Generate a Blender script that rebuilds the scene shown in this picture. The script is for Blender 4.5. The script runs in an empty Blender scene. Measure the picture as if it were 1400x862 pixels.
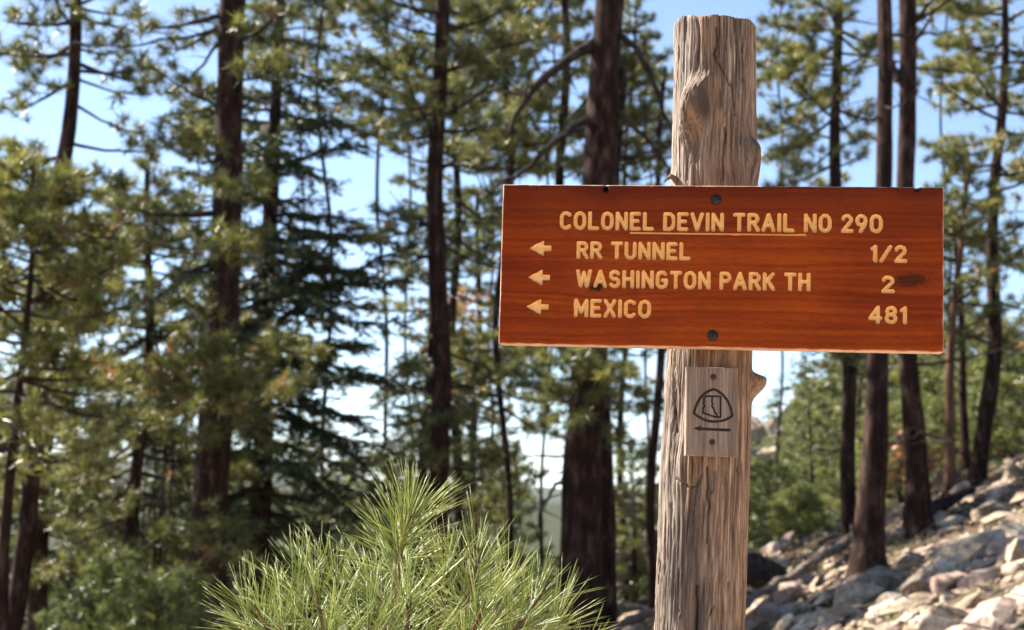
import bpy, math, random
import numpy as np
from mathutils import Vector, Matrix

SC = bpy.context.scene
HAZE = 0.00006     # air density per metre
COL = SC.collection
R = math.radians
RND = random.Random(11)
NR = np.random.RandomState(7)

# ------------------------------------------------------------------ camera
F = 1944.0                       # focal length in photo pixels (1400 wide)
PITCH, ROLL = R(8.0), 0.018
CAM = np.array([0.0, 0.0, 1.6])
fw = np.array([0, math.cos(PITCH), math.sin(PITCH)])
rt0 = np.array([1.0, 0, 0]); up0 = np.array([0, -math.sin(PITCH), math.cos(PITCH)])
rt = rt0 * math.cos(ROLL) + up0 * math.sin(ROLL)
up = up0 * math.cos(ROLL) - rt0 * math.sin(ROLL)
cd = bpy.data.cameras.new("camera"); cam = bpy.data.objects.new("camera", cd); COL.objects.link(cam)
cd.sensor_width = 36; cd.lens = 36 * F / 1400
cd.clip_start = 0.05; cd.clip_end = 20000
m = Matrix.Identity(4)
for i in range(3):
    m[i][0] = rt[i]; m[i][1] = up[i]; m[i][2] = -fw[i]; m[i][3] = CAM[i]
cam.matrix_world = m
cd.dof.use_dof = True
cd.dof.focus_distance = 1.97
cd.dof.aperture_fstop = 7.2
cd.dof.aperture_blades = 7
SC.camera = cam

# ------------------------------------------------------------------ sky, sun, exposure
SUN_EL, SUN_AZ = R(43), math.atan2(-0.87, 0.50)      # azimuth from +Y towards +X
wd = bpy.data.worlds.new("World"); SC.world = wd; wd.use_nodes = True
nt = wd.node_tree; bg = nt.nodes["Background"]
sky = nt.nodes.new("ShaderNodeTexSky"); sky.sky_type = 'NISHITA'; sky.sun_disc = False
sky.sun_elevation = SUN_EL; sky.sun_rotation = SUN_AZ
sky.altitude = 2000; sky.air_density = 1.0; sky.dust_density = 0.6; sky.ozone_density = 1.0
nt.links.new(sky.outputs[0], bg.inputs[0]); bg.inputs[1].default_value = 0.073
sl = bpy.data.lights.new("sun", 'SUN'); sl.energy = 5.0; sl.angle = R(0.5); sl.color = (1, 0.94, 0.85)
so = bpy.data.objects.new("sun", sl); COL.objects.link(so)
sdir = Vector((math.sin(SUN_AZ) * math.cos(SUN_EL), math.cos(SUN_AZ) * math.cos(SUN_EL), math.sin(SUN_EL)))
so.rotation_euler = sdir.to_track_quat('Z', 'Y').to_euler(); so.location = (-20, 10, 30)
SC.view_settings.view_transform = 'Standard'; SC.view_settings.look = 'None'
SC.view_settings.exposure = 1.88; SC.view_settings.gamma = 1.0
SC.cycles.max_bounces = 6; SC.cycles.diffuse_bounces = 3; SC.cycles.transparent_max_bounces = 6
SC.cycles.transmission_bounces = 3; SC.cycles.glossy_bounces = 2

# ------------------------------------------------------------------ helpers
def ray(px, py):
    return fw * F + rt * (px - 700.0) - up * (py - 431.0)

def W(px, py, Y):
    """world point seen at a photo pixel on the vertical plane y = Y"""
    d = ray(px, py)
    return CAM + d * (Y / d[1])

def scale_at(p):
    return float(np.dot(np.asarray(p) - CAM, fw)) / F      # metres per photo pixel there

def hash3(ix, iy, iz, s):
    h = (ix * 374761393 + iy * 668265263 + iz * 2147483647 + s * 1274126177) & 0xffffffff
    h = ((h ^ (h >> 13)) * 1274126177) & 0xffffffff
    h = ((h ^ (h >> 16)) * 2246822519) & 0xffffffff
    return ((h ^ (h >> 15)) & 0xffffff) / float(0xffffff)

def vnoise(x, y, z=0.0, s=0):
    x, y, z = np.broadcast_arrays(np.asarray(x, float), np.asarray(y, float), np.asarray(z, float))
    ix, iy, iz = [np.floor(a).astype(np.int64) for a in (x, y, z)]
    fx, fy, fz = x - ix, y - iy, z - iz
    u, v, w = [a * a * (3 - 2 * a) for a in (fx, fy, fz)]
    out = 0
    for dx in (0, 1):
        for dy in (0, 1):
            for dz in (0, 1):
                out = out + hash3(ix + dx, iy + dy, iz + dz, s) * (u if dx else 1 - u) * (v if dy else 1 - v) * (w if dz else 1 - w)
    return out * 2 - 1

def fbm(x, y, z=0.0, s=0, o=4):
    a, t = 1.0, 0
    for i in range(o):
        t = t + a * vnoise(np.asarray(x) * 2 ** i, np.asarray(y) * 2 ** i, np.asarray(z) * 2 ** i, s + i * 17); a *= .5
    return t

class Geo:
    def __init__(s): s.v = []; s.q = []; s.t = []; s.n = 0; s.a = []
    def add(s, v, q=None, t=None, a=0.5):
        v = np.asarray(v, float).reshape(-1, 3); s.v.append(v)
        s.a.append(np.broadcast_to(np.asarray(a, float), (len(v),)) if np.ndim(a) < 1 or len(a) == len(v) else a)
        if q is not None and len(q): s.q.append(np.asarray(q).reshape(-1, 4) + s.n)
        if t is not None and len(t): s.t.append(np.asarray(t).reshape(-1, 3) + s.n)
        s.n += len(v)
    def tris(s): return 2 * sum(len(x) for x in s.q) + sum(len(x) for x in s.t)

def mesh_from(name, V, Q, T, attrs=None, smooth=False):
    me = bpy.data.meshes.new(name)
    V = np.asarray(V, np.float32)
    nq, ntr = len(Q), len(T)
    me.vertices.add(len(V)); me.vertices.foreach_set("co", V.ravel())
    loops = np.concatenate([np.asarray(Q, np.int32).ravel(), np.asarray(T, np.int32).ravel()]).astype(np.int32)
    me.loops.add(len(loops)); me.loops.foreach_set("vertex_index", loops)
    me.polygons.add(nq + ntr)
    st = np.concatenate([np.arange(nq) * 4, nq * 4 + np.arange(ntr) * 3]).astype(np.int32)
    me.polygons.foreach_set("loop_start", st)
    if smooth: me.polygons.foreach_set("use_smooth", np.ones(nq + ntr, bool))
    me.update(calc_edges=True)
    for k, a in (attrs or {}).items():
        at = me.attributes.new(k, 'FLOAT', 'POINT'); at.data.foreach_set("value", np.asarray(a, np.float32))
    return me

def link(name, me, mat=None, parent=None, loc=None):
    o = bpy.data.objects.new(name, me)
    if mat is not None and me is not None and not me.materials: me.materials.append(mat)
    COL.objects.link(o)
    if parent is not None: o.parent = parent
    if loc is not None: o.location = loc
    return o

def build(geo, name, mat, parent=None, origin=None, smooth=False, kind=None):
    V = np.concatenate(geo.v); Q = np.concatenate(geo.q) if geo.q else np.zeros((0, 4)); T = np.concatenate(geo.t) if geo.t else np.zeros((0, 3))
    off = np.zeros(3)
    if parent is not None: off = np.array(parent.location)
    if origin is not None: off = np.asarray(origin)
    me = mesh_from(name, V - off, Q, T, {"tint": np.concatenate(geo.a)}, smooth)
    o = link(name, me, mat, parent)
    if parent is None and origin is not None: o.location = tuple(origin)
    if kind: o["kind"] = kind
    return o

def tag(o, label=None, cat=None, group=None, kind=None):
    if label: o["label"] = label
    if cat: o["category"] = cat
    if group: o["group"] = group
    if kind: o["kind"] = kind
    return o

def thing(name, loc, label, cat, group=None):
    o = bpy.data.objects.new(name, None); COL.objects.link(o); o.location = tuple(float(c) for c in loc)
    o.empty_display_size = .1
    return tag(o, label, cat, group)

def frames(P):
    P = np.asarray(P, float); T = np.gradient(P, axis=0); T /= np.linalg.norm(T, axis=1)[:, None] + 1e-9
    ref = np.array([0, 0, 1.0]) if abs(T[0][2]) < .8 else np.array([1.0, 0, 0])
    A = np.cross(T, ref); A /= np.linalg.norm(A, axis=1)[:, None] + 1e-9
    return T, A, np.cross(T, A)

def tube(geo, P, r, sides=8, tint=.5, rough=0.0, seed=0, cap=True):
    P = np.asarray(P, float); n = len(P); r = np.broadcast_to(np.asarray(r, float), (n,))
    T, A, B = frames(P)
    th = np.arange(sides) * 2 * math.pi / sides
    rr = r[:, None] * np.ones(sides)
    if rough:
        rr = rr * (1 + rough * fbm(np.cos(th)[None, :] * 2.2 + seed, np.sin(th)[None, :] * 2.2, P[:, 2:3] * 1.7 + P[:, 0:1], seed, 3))
    V = P[:, None, :] + rr[..., None] * (np.cos(th)[None, :, None] * A[:, None, :] + np.sin(th)[None, :, None] * B[:, None, :])
    i = np.arange(n - 1)[:, None]; j = np.arange(sides)[None, :]; j2 = (j + 1) % sides
    q = np.stack([i * sides + j, i * sides + j2, (i + 1) * sides + j2, (i + 1) * sides + j], -1).reshape(-1, 4)
    V = V.reshape(-1, 3); t = None
    if cap:
        V = np.vstack([V, P[-1:]]); e = (n - 1) * sides
        t = [(e + k, e + (k + 1) % sides, n * sides) for k in range(sides)]
    geo.add(V, q, t, tint)

# ------------------------------------------------------------------ materials
def mat(name):
    m_ = bpy.data.materials.new(name); m_.use_nodes = True
    t = m_.node_tree; return m_, t, t.nodes["Principled BSDF"]
def nd(t, typ, **kw):
    n = t.nodes.new(typ)
    for k, v in kw.items():
        if hasattr(n, k): setattr(n, k, v)
        else: n.inputs[k].default_value = v
    return n
def ramp(t, src, stops):
    n = t.nodes.new("ShaderNodeValToRGB"); e = n.color_ramp.elements
    while len(e) < len(stops): e.new(.5)
    for i, (p, c) in enumerate(stops): e[i].position = p; e[i].color = (*c, 1)
    t.links.new(src, n.inputs[0]); return n
def attr(t, name):
    n = t.nodes.new("ShaderNodeAttribute"); n.attribute_name = name; return n.outputs["Fac"]
def mix(t, f, a, b, mode='MIX'):
    n = t.nodes.new("ShaderNodeMix"); n.data_type = 'RGBA'; n.blend_type = mode
    for s, v in ((0, f), (6, a), (7, b)):
        if isinstance(v, bpy.types.NodeSocket): t.links.new(v, n.inputs[s])
        else: n.inputs[s].default_value = v if s == 0 else (*v, 1)
    return n.outputs[2]
def coords(t, scale=(1, 1, 1), obj=False):
    if obj:
        g = t.nodes.new("ShaderNodeTexCoord"); s = g.outputs["Object"]
    else:
        g = t.nodes.new("ShaderNodeNewGeometry"); s = g.outputs["Position"]
    mp = t.nodes.new("ShaderNodeMapping"); mp.inputs["Scale"].default_value = scale
    t.links.new(s, mp.inputs[0]); return mp.outputs[0]
def noise(t, vec, scale, detail=4, rough=.6):
    n = nd(t, "ShaderNodeTexNoise"); n.inputs["Scale"].default_value = scale; n.inputs["Detail"].default_value = detail
    n.inputs["Roughness"].default_value = rough; t.links.new(vec, n.inputs["Vector"]); return n.outputs["Fac"]
def bump(t, b, h, strength, dist):
    n = nd(t, "ShaderNodeBump"); n.inputs["Strength"].default_value = strength; n.inputs["Distance"].default_value = dist
    t.links.new(h, n.inputs["Height"]); t.links.new(n.outputs[0], b.inputs["Normal"])

def bark_mat(name, c0, c1, c2):
    m_, t, b = mat(name)
    f = noise(t, coords(t, (1, 1, .3)), 11, 5, .7)
    r_ = ramp(t, f, [(.3, c0), (.52, c1), (.75, c2)])
    t.links.new(r_.outputs[0], b.inputs["Base Color"]); b.inputs["Roughness"].default_value = .95; b.inputs["Specular IOR Level"].default_value = .12
    bump(t, b, f, .9, .03); return m_
M_BARK = bark_mat("pine_bark", (.008, .004, .003), (.034, .017, .012), (.15, .09, .068))
M_BARKR = bark_mat("red_pine_bark", (.05, .024, .014), (.15, .075, .045), (.28, .16, .10))
M_TWIG = bark_mat("branch_bark", (.015, .010, .008), (.045, .032, .025), (.10, .078, .062))

def leaf_mat(name, stops, transl=.35, rough=.5, spec=.5):
    m_, t, b = mat(name)
    r_ = ramp(t, attr(t, "tint"), stops)
    t.links.new(r_.outputs[0], b.inputs["Base Color"]); b.inputs["Roughness"].default_value = rough
    b.inputs["Specular IOR Level"].default_value = spec
    tr = nd(t, "ShaderNodeBsdfTranslucent"); t.links.new(r_.outputs[0], tr.inputs[0])
    mx = nd(t, "ShaderNodeMixShader"); mx.inputs[0].default_value = transl
    out = t.nodes["Material Output"]
    t.links.new(b.outputs[0], mx.inputs[1]); t.links.new(tr.outputs[0], mx.inputs[2]); t.links.new(mx.outputs[0], out.inputs[0])
    return m_
M_PINE = leaf_mat("pine_needles", [(0, (.025, .034, .010)), (.5, (.125, .135, .028)), (.93, (.40, .37, .09)), (1.0, (.42, .19, .08))], .35, .42, .7)
M_FIR = leaf_mat("fir_needles", [(0, (.016, .026, .010)), (.5, (.045, .064, .018)), (.95, (.15, .17, .045)), (1, (.30, .16, .05))], .25)
M_BRIGHT = leaf_mat("young_pine_needles", [(0, (.05, .07, .018)), (.5, (.19, .215, .052)), (1, (.40, .40, .11))], .4, .42, .7)
M_SAP = leaf_mat("sapling_needles", [(0, (.11, .16, .035)), (.5, (.34, .41, .09)), (1, (.68, .68, .30))], .45, .38, .7)
M_RED = leaf_mat("autumn_leaves", [(0, (.30, .10, .05)), (.5, (.45, .18, .09)), (1, (.50, .32, .12))], .4)
M_GRASS = leaf_mat("dry_grass", [(0, (.10, .12, .03)), (.5, (.25, .24, .07)), (1, (.42, .36, .16))], .3)

def rock_mat(name, c0, c1, c2):
    m_, t, b = mat(name)
    v = coords(t); f = noise(t, v, 2.3, 6, .65); g = noise(t, v, 14, 5, .7)
    r_ = ramp(t, f, [(.3, c0), (.5, c1), (.72, c2)])
    li = ramp(t, g, [(.42, (.45, .44, .42)), (.56, (1, 1, 1))])
    t.links.new(mix(t, .8, r_.outputs[0], li.outputs[0], 'MULTIPLY'), b.inputs["Base Color"])
    b.inputs["Roughness"].default_value = .92; bump(t, b, g, .8, .03); return m_
M_ROCK = rock_mat("grey_rock", (.20, .135, .085), (.46, .34, .225), (.72, .60, .46))
M_ROCKP = rock_mat("pink_rock", (.25, .155, .11), (.45, .31, .23), (.62, .49, .40))
M_ROCKD = rock_mat("brown_rock", (.14, .11, .08), (.24, .19, .14), (.38, .33, .28))

m_, t, b = mat("soil")
v = coords(t); f = noise(t, v, 1.7, 6, .7); g = noise(t, v, 18, 4, .7)
c = ramp(t, f, [(.32, (.05, .035, .025)), (.5, (.12, .085, .06)), (.6, (.13, .115, .05)), (.75, (.24, .19, .14))])
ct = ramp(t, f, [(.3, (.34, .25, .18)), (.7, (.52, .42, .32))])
c = mix(t, attr(t, 'trail'), c.outputs[0], ct.outputs[0])  # brighter soil near the camera only, for the light it throws back
c2 = ramp(t, f, [(.35, (.018, .026, .011)), (.65, (.05, .055, .025))])
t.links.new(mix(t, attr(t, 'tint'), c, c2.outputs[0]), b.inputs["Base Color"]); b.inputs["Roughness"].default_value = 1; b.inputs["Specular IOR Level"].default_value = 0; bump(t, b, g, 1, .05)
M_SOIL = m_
m_, t, b = mat("charred_log")
f = noise(t, coords(t, (1, 1, 1)), 6, 5, .7)
c = ramp(t, f, [(.4, (.012, .011, .011)), (.6, (.05, .045, .045)), (.75, (.16, .14, .13))])
t.links.new(c.outputs[0], b.inputs["Base Color"]); b.inputs["Roughness"].default_value = .95; b.inputs["Specular IOR Level"].default_value = .1; bump(t, b, f, 1, .03)
M_CHAR = m_
M_LOG = bark_mat("weathered_log", (.035, .025, .02), (.14, .11, .09), (.36, .31, .27))

# ------------------------------------------------------------------ terrain
def sstep(x): x = np.clip(x, 0, 1); return x * x * (3 - 2 * x)
def ground_z(x, y):
    x = np.asarray(x, float); y = np.asarray(y, float)
    xc = np.clip(x, -9, 30)
    z = .88 + .37 * (xc - 4.64) + .85 * np.exp(-((x / 6) ** 2 + (y / 7) ** 2))
    over = np.maximum(0, y - 25.5 - .25 * np.clip(x, 0, 12))
    z = z - np.minimum(.42 * over * over / (over + 3), 26 + .37 * (xc + 4))
    z = z - 3 * sstep((-y - 6) / 30)
    z = z + 58 / (1 + np.exp(-(x - 34) / 7)) * np.exp(-((y - 235) / 80) ** 2)
    z = z + .10 * fbm(x * .8, y * .8, 0, 3, 3) * sstep((y - 5) / 5) + 1.2 * fbm(x * .05, y * .05, 0, 9, 3) * sstep((y - 40) / 60)
    far = sstep((np.hypot(x, y) - 500) / 2200)
    z = z + far * (60 + 75 * fbm(x / 900, y / 900, 0, 21, 4))
    return z
s = np.sinh(np.linspace(-7.4, 7.4, 261)); gx = s * 9000 / s.max() + 3
s = np.sinh(np.linspace(-6.6, 7.4, 251)); gy = s * 9000 / s.max() + 14
X, Y_ = np.meshgrid(gx, gy); V = np.stack([X, Y_, ground_z(X, Y_)], -1).reshape(-1, 3)
nx, ny = len(gx), len(gy); i, j = np.meshgrid(np.arange(nx - 1), np.arange(ny - 1)); k = (j * nx + i).ravel()
g = Geo(); g.add(V, np.stack([k, k + 1, k + nx + 1, k + nx], -1))
g.a = [np.clip((V[:, 1] - 32) / 25, 0, 1) * .9 + .05 * 0]
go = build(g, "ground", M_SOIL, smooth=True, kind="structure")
at_ = go.data.attributes.new("trail", "FLOAT", "POINT"); at_.data.foreach_set("value", np.clip(1.5 - np.hypot(V[:, 0] * .6, V[:, 1]) / 6.5 * 1.0, 0, 1).astype(np.float32))  # unseen pale ground round the camera, added to bounce fill onto the sign

# ------------------------------------------------------------------ sign board and lettering
def arc(cx, cy, rx, ry, a0, a1, n=14):
    a = np.radians(np.linspace(a0, a1, n)); return [(cx + rx * math.cos(q), cy + ry * math.sin(q)) for q in a]
def oval(w): 
    r_ = w / 2; ry = .36
    return [arc(r_, 1 - ry, r_, ry, 180, 0) + arc(r_, ry, r_, ry, 0, -180) + [(0, 1 - ry)]]
GL = {   # centre-line strokes in a box one unit high; (width, [polylines])
 'C': (.56, [arc(.29, .71, .29, .29, 35, 180) + arc(.29, .29, .29, .29, 180, 325)]),
 'O': (.60, oval(.60)), '0': (.60, oval(.60)),
 'L': (.50, [[(0, 1), (0, 0), (.50, 0)]]),
 'N': (.58, [[(0, 0), (0, 1), (.58, 0), (.58, 1)]]),
 'E': (.50, [[(.50, 1), (0, 1), (0, 0), (.50, 0)], [(0, .52), (.40, .52)]]),
 'D': (.56, [[(0, 0), (0, 1), (.26, 1)] + arc(.26, .66, .30, .34, 90, 0) + arc(.26, .34, .30, .34, 0, -90) + [(0, 0)]]),
 'V': (.64, [[(0, 1), (.32, 0), (.64, 1)]]),
 'I': (0.0, [[(0, 0), (0, 1)]]),
 'T': (.56, [[(0, 1), (.56, 1)], [(.28, 1), (.28, 0)]]),
 'R': (.56, [[(0, 0), (0, 1), (.28, 1)] + arc(.28, .75, .26, .25, 90, -90) + [(0, .5)], [(.28, .5), (.58, 0)]]),
 'P': (.54, [[(0, 0), (0, 1), (.28, 1)] + arc(.28, .74, .26, .26, 90, -90) + [(0, .48)]]),
 'A': (.66, [[(0, 0), (.33, 1), (.66, 0)], [(.13, .32), (.53, .32)]]),
 'U': (.56, [[(0, 1), (0, .29)] + arc(.28, .28, .28, .28, 180, 360) + [(.56, 1)]]),
 'W': (.84, [[(0, 1), (.21, 0), (.42, .9), (.63, 0), (.84, 1)]]),
 'S': (.54, [arc(.27, .75, .26, .25, 30, 180, 10) + arc(.27, .75, .26, .25, 180, 250, 5) + arc(.27, .26, .27, .26, 70, 0, 6) + arc(.27, .26, .27, .26, 0, -150, 12)]),
 'H': (.56, [[(0, 0), (0, 1)], [(.56, 0), (.56, 1)], [(0, .52), (.56, .52)]]),
 'G': (.58, [arc(.29, .71, .29, .29, 38, 180) + arc(.29, .29, .29, .29, 180, 350) + [(.58, .46), (.34, .46)]]),
 'K': (.56, [[(0, 0), (0, 1)], [(.54, 1), (.02, .42)], [(.18, .60), (.57, 0)]]),
 'M': (.70, [[(0, 0), (0, 1), (.35, .25), (.70, 1), (.70, 0)]]),
 'X': (.58, [[(0, 1), (.58, 0)], [(.58, 1), (0, 0)]]),
 '1': (.18, [[(0, .84), (.18, 1), (.18, 0)]]),
 '2': (.54, [arc(.27, .73, .26, .27, 165, -25, 14) + [(0, 0), (.56, 0)]]),
 '4': (.60, [[(.46, 0), (.46, 1), (0, .26), (.60, .26)]]),
 '8': (.54, [arc(.27, .76, .23, .24, 270, 630, 20), arc(.27, .27, .27, .27, 90, 450, 20)]),
 '9': (.56, [arc(.28, .70, .27, .30, 0, 360, 20), [(.55, .66), (.50, .45), (.24, 0)]]),
 '/': (.56, [[(0, 0), (.56, 1)]]),
}
def segd(px, py, segs):
    d = np.full(px.shape, 9.0)
    for (x0, y0), (x1, y1) in segs:
        dx, dy = x1 - x0, y1 - y0; L = dx * dx + dy * dy + 1e-14
        t_ = np.clip(((px - x0) * dx + (py - y0) * dy) / L, 0, 1)
        d = np.minimum(d, np.hypot(px - x0 - t_ * dx, py - y0 - t_ * dy))
    return d
def layout(text, w, h, gap=.38, space=.86):
    """strokes of a text filling width w and height h (outer), stroke width taken off by the caller; list of (char, segs)"""
    adv = []; x = 0
    for ch in text:
        if ch == ' ': x += space - gap; continue
        adv.append((ch, x)); x += GL[ch][0] + gap * (1.0 if ch != 'I' else 1.0)
    tot = x - gap; out = []
    for ch, x0 in adv:
        segs = []
        for pl in GL[ch][1]:
            pts = [((x0 + a) * w / tot, b_ * h) for a, b_ in pl]
            segs += list(zip(pts[:-1], pts[1:]))
        out.append((ch, segs))
    return out

# board pose from its four front corners in the picture (a parallelogram in space)
def board_pose(TL, TR, BR, BL, d0):
    r = [ray(*p) / F for p in (TL, TR, BR, BL)]
    # a*r0 + c*r2 = b*r1 + d*r3 , a = 1
    A = np.array([r[1], -r[2], r[3]]).T
    b_, c_, d_ = np.linalg.solve(A, r[0])
    P = [r[0], r[1] * b_, r[2] * c_, r[3] * d_]
    k_ = d0 / (sum(np.dot(p, fw) for p in P) / 4)
    P = [CAM + p * k_ for p in P]
    u = (P[1] - P[0] + P[2] - P[3]) / 2; Wd = np.linalg.norm(u); u /= Wd
    v_ = (P[0] - P[3] + P[1] - P[2]) / 2; v_ = v_ - u * np.dot(u, v_); Hd = np.linalg.norm(v_); v_ /= Hd
    c_ = sum(P) / 4; n_ = np.cross(u, v_); n_[2] = -.045; n_ /= np.linalg.norm(n_)      # the board hangs nearly upright
    P = [CAM + q * (np.dot(c_ - CAM, n_) / np.dot(q, n_)) for q in r]
    u = (P[1] - P[0] + P[2] - P[3]) / 2; Wd = np.linalg.norm(u); u /= Wd
    v_ = (P[0] - P[3] + P[1] - P[2]) / 2; v_ = v_ - u * np.dot(u, v_); Hd = np.linalg.norm(v_); v_ /= Hd
    return sum(P) / 4, u, v_, np.cross(u, v_), Wd, Hd
BC, BU, BV, BN, BW, BH = board_pose((688, 252), (1293, 256), (1288, 482), (681, 470), 1.94)
print("board", BC, BU, BV, BN, BW, BH)
# keep the board upright: tame the fitted tilt
def to_board(px, py):
    d = ray(px, py); t_ = np.dot(BC - CAM, BN) / np.dot(d, BN); p = CAM + d * t_ - BC
    return float(np.dot(p, BU)), float(np.dot(p, BV))

def carve(owner, mats, size, h, thick, glyphs, depth, shape, rim, grain_fn, Mx, body_name, extra=None, profile=2.0):
    """A board lying in its own x-y plane (front +z): one fine sheet whose strokes are carved in; each glyph becomes a mesh of its own.
    glyphs: list of (name, segs, radius, poly)"""
    w_, h_ = size
    nx_, ny_ = int(w_ / h) + 1, int(h_ / h) + 1
    x = np.linspace(-w_ / 2, w_ / 2, nx_); y = np.linspace(-h_ / 2, h_ / 2, ny_)
    PX, PY = np.meshgrid(x, y); hx = x[1] - x[0]
    Z = np.zeros_like(PX); G = np.full(PX.shape, -1)
    def dist(gl, ax, ay):
        nm, segs, rad, poly = gl
        d = segd(ax, ay, segs) - rad
        if poly is not None:
            ins = np.zeros(ax.shape, bool); n = len(poly)
            for q in range(n):
                (x0, y0), (x1, y1) = poly[q], poly[(q + 1) % n]
                c_ = ((y0 > ay) != (y1 > ay)) & (ax < (x1 - x0) * (ay - y0) / (y1 - y0 + 1e-12) + x0); ins ^= c_
            d = np.where(ins, -np.abs(d + rad) - rad, d)
        return d
    D = np.full(PX.shape, 9.0)
    for gi, gl in enumerate(glyphs):
        pts = np.array([p for s_ in gl[1] for p in s_]); pad = gl[2] + 3 * h
        ia = np.searchsorted(x, pts[:, 0].min() - pad); ib = np.searchsorted(x, pts[:, 0].max() + pad)
        ja = np.searchsorted(y, pts[:, 1].min() - pad); jb = np.searchsorted(y, pts[:, 1].max() + pad)
        sl_ = (slice(max(ja, 0), jb), slice(max(ia, 0), ib))
        ax, ay = PX[sl_], PY[sl_]
        for it in range(2):      # pull the nearest vertices onto the outline
            d = dist(gl, ax, ay); e = h * .05
            gx_ = (dist(gl, ax + e, ay) - dist(gl, ax - e, ay)) / (2 * e); gy_ = (dist(gl, ax, ay + e) - dist(gl, ax, ay - e)) / (2 * e)
            gm = gx_ ** 2 + gy_ ** 2
            mv = (np.abs(d) < .48 * h) & (gm > .8)
            ax[mv] -= (d * gx_)[mv]; ay[mv] -= (d * gy_)[mv]
        d = dist(gl, ax, ay)
        tt = np.clip(-d / gl[2], 0, 1)
        zz = -depth * (1 - (1 - tt) ** profile) ** (1 / profile)
        if shape == 'flat': zz = -depth * np.minimum(1, tt / .75) ** .8
        cur = d < D[sl_]
        D[sl_] = np.where(cur, d, D[sl_]); Z[sl_] = np.where(cur & (d < 0), zz, Z[sl_])
    # rounded rim
    ex = np.minimum(w_ / 2 - np.abs(PX), h_ / 2 - np.abs(PY)); q = np.clip(1 - ex / rim, 0, 1)
    Z -= rim * (1 - np.sqrt(1 - np.minimum(q, .999) ** 2))
    ga = grain_fn(PX, PY)
    gr = ga["grain"]
    Z += np.where(D > h * .6, (gr - .5) * ga.get("relief", .0003), 0)
    if extra is not None: Z += extra(PX, PY)
    V = np.stack([PX, PY, Z], -1).reshape(-1, 3)
    i_, j_ = np.meshgrid(np.arange(nx_ - 1), np.arange(ny_ - 1)); k = (j_ * nx_ + i_).ravel()
    Q = np.stack([k, k + 1, k + nx_ + 1, k + nx_], -1)
    cxy = V[Q].mean(1)
    fg = np.full(len(Q), -1); fd = np.zeros(len(Q))
    for gi, gl in enumerate(glyphs):
        pts = np.array([p for s_ in gl[1] for p in s_]); pad = gl[2] + 2 * h
        idx = np.where((cxy[:, 0] > pts[:, 0].min() - pad) & (cxy[:, 0] < pts[:, 0].max() + pad) & (cxy[:, 1] > pts[:, 1].min() - pad) & (cxy[:, 1] < pts[:, 1].max() + pad))[0]
        d = dist(gl, cxy[idx, 0], cxy[idx, 1]); ok = d < fd[idx]
        fg[idx[ok]] = gi; fd[idx[ok]] = d[ok]
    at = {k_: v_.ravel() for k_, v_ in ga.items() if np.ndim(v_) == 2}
    # body: uncarved faces + sides + back
    bq = Q[fg < 0]
    ring = np.concatenate([np.arange(nx_), nx_ * np.arange(1, ny_) + nx_ - 1, (ny_ - 1) * nx_ + np.arange(nx_ - 2, -1, -1), nx_ * np.arange(ny_ - 2, 0, -1)])
    n = len(ring); RV = V[ring].copy()
    wob = .0006 * fbm(RV[:, 0] * 90, RV[:, 1] * 90, 0, 5, 3)
    mid = RV.copy(); mid[:, 2] = -thick * .5; mid[:, 0] += wob; mid[:, 1] += wob
    bk1 = RV.copy(); bk1[:, 2] = -thick + .002
    bk = RV.copy() * np.array([1 - .004 / w_, 1 - .004 / h_, 1]); bk[:, 2] = -thick
    base = len(V); VV = np.vstack([V, mid, bk1, bk]); sq = []
    a = np.arange(n); a2 = (a + 1) % n
    sq.append(np.stack([ring[a2], ring[a], base + a, base + a2], -1))
    for lv in range(2): sq.append(np.stack([base + lv * n + a2, base + lv * n + a, base + (lv + 1) * n + a, base + (lv + 1) * n + a2], -1))
    # back cap
    VV = np.vstack([VV, [[0, 0, -thick]]]); tc = np.stack([base + 2 * n + a2, base + 2 * n + a, np.full(n, len(VV) - 1)], -1)
    def sub(Qs, Ts, nm, mt):
        ids = np.unique(np.concatenate([Qs.ravel(), Ts.ravel()])).astype(int); rm = np.full(len(VV), -1); rm[ids] = np.arange(len(ids))
        A_ = {k_: np.concatenate([v_, v_[ring], v_[ring], v_[ring], [.5]])[ids] for k_, v_ in at.items()}
        me = mesh_from(nm, VV[ids], rm[Qs], rm[Ts], A_, True)
        o = link(nm, me, mt, owner)
        o.matrix_parent_inverse = Matrix.Identity(4); return o
    body = sub(np.vstack([bq] + sq), tc, body_name, mats[0])
    outs = []
    for gi, gl in enumerate(glyphs):
        qs = Q[fg == gi]
        if len(qs): outs.append(sub(qs, np.zeros((0, 3), int), gl[0], mats[1]))
    return body, outs

M_BOARD, t, b = mat("stained_board")
gr = attr(t, "grain"); stn = attr(t, "stain"); knot = attr(t, "knot")
fine = noise(t, coords(t, (2.2, 60, 8), True), 30, 4, .7)
c = ramp(t, gr, [(0, (.085, .010, .002)), (.45, (.235, .032, .003)), (1, (.44, .082, .006))])
c2 = mix(t, stn, c.outputs[0], (.105, .014, .003))
c3 = mix(t, attr(t, 'lit_edge'), mix(t, knot, c2, (.022, .008, .004)), (.62, .40, .27))  # sunlit edge line painted into the base colour
fr = ramp(t, fine, [(.3, (.52, .50, .48)), (.62, (1.14, 1.14, 1.14))])
t.links.new(mix(t, 1.0, c3, fr.outputs[0], 'MULTIPLY'), b.inputs["Base Color"])
b.inputs["Roughness"].default_value = .5; b.inputs["Specular IOR Level"].default_value = .09
bump(t, b, fine, .25, .0008)
M_LETTER, t, b = mat("routed_letter_paint")
f = noise(t, coords(t, (30, 60, 30), True), 4, 5, .7)
c = ramp(t, f, [(.3, (.74, .36, .09)), (.55, (.88, .50, .17)), (.8, (.92, .60, .27))])
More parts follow.
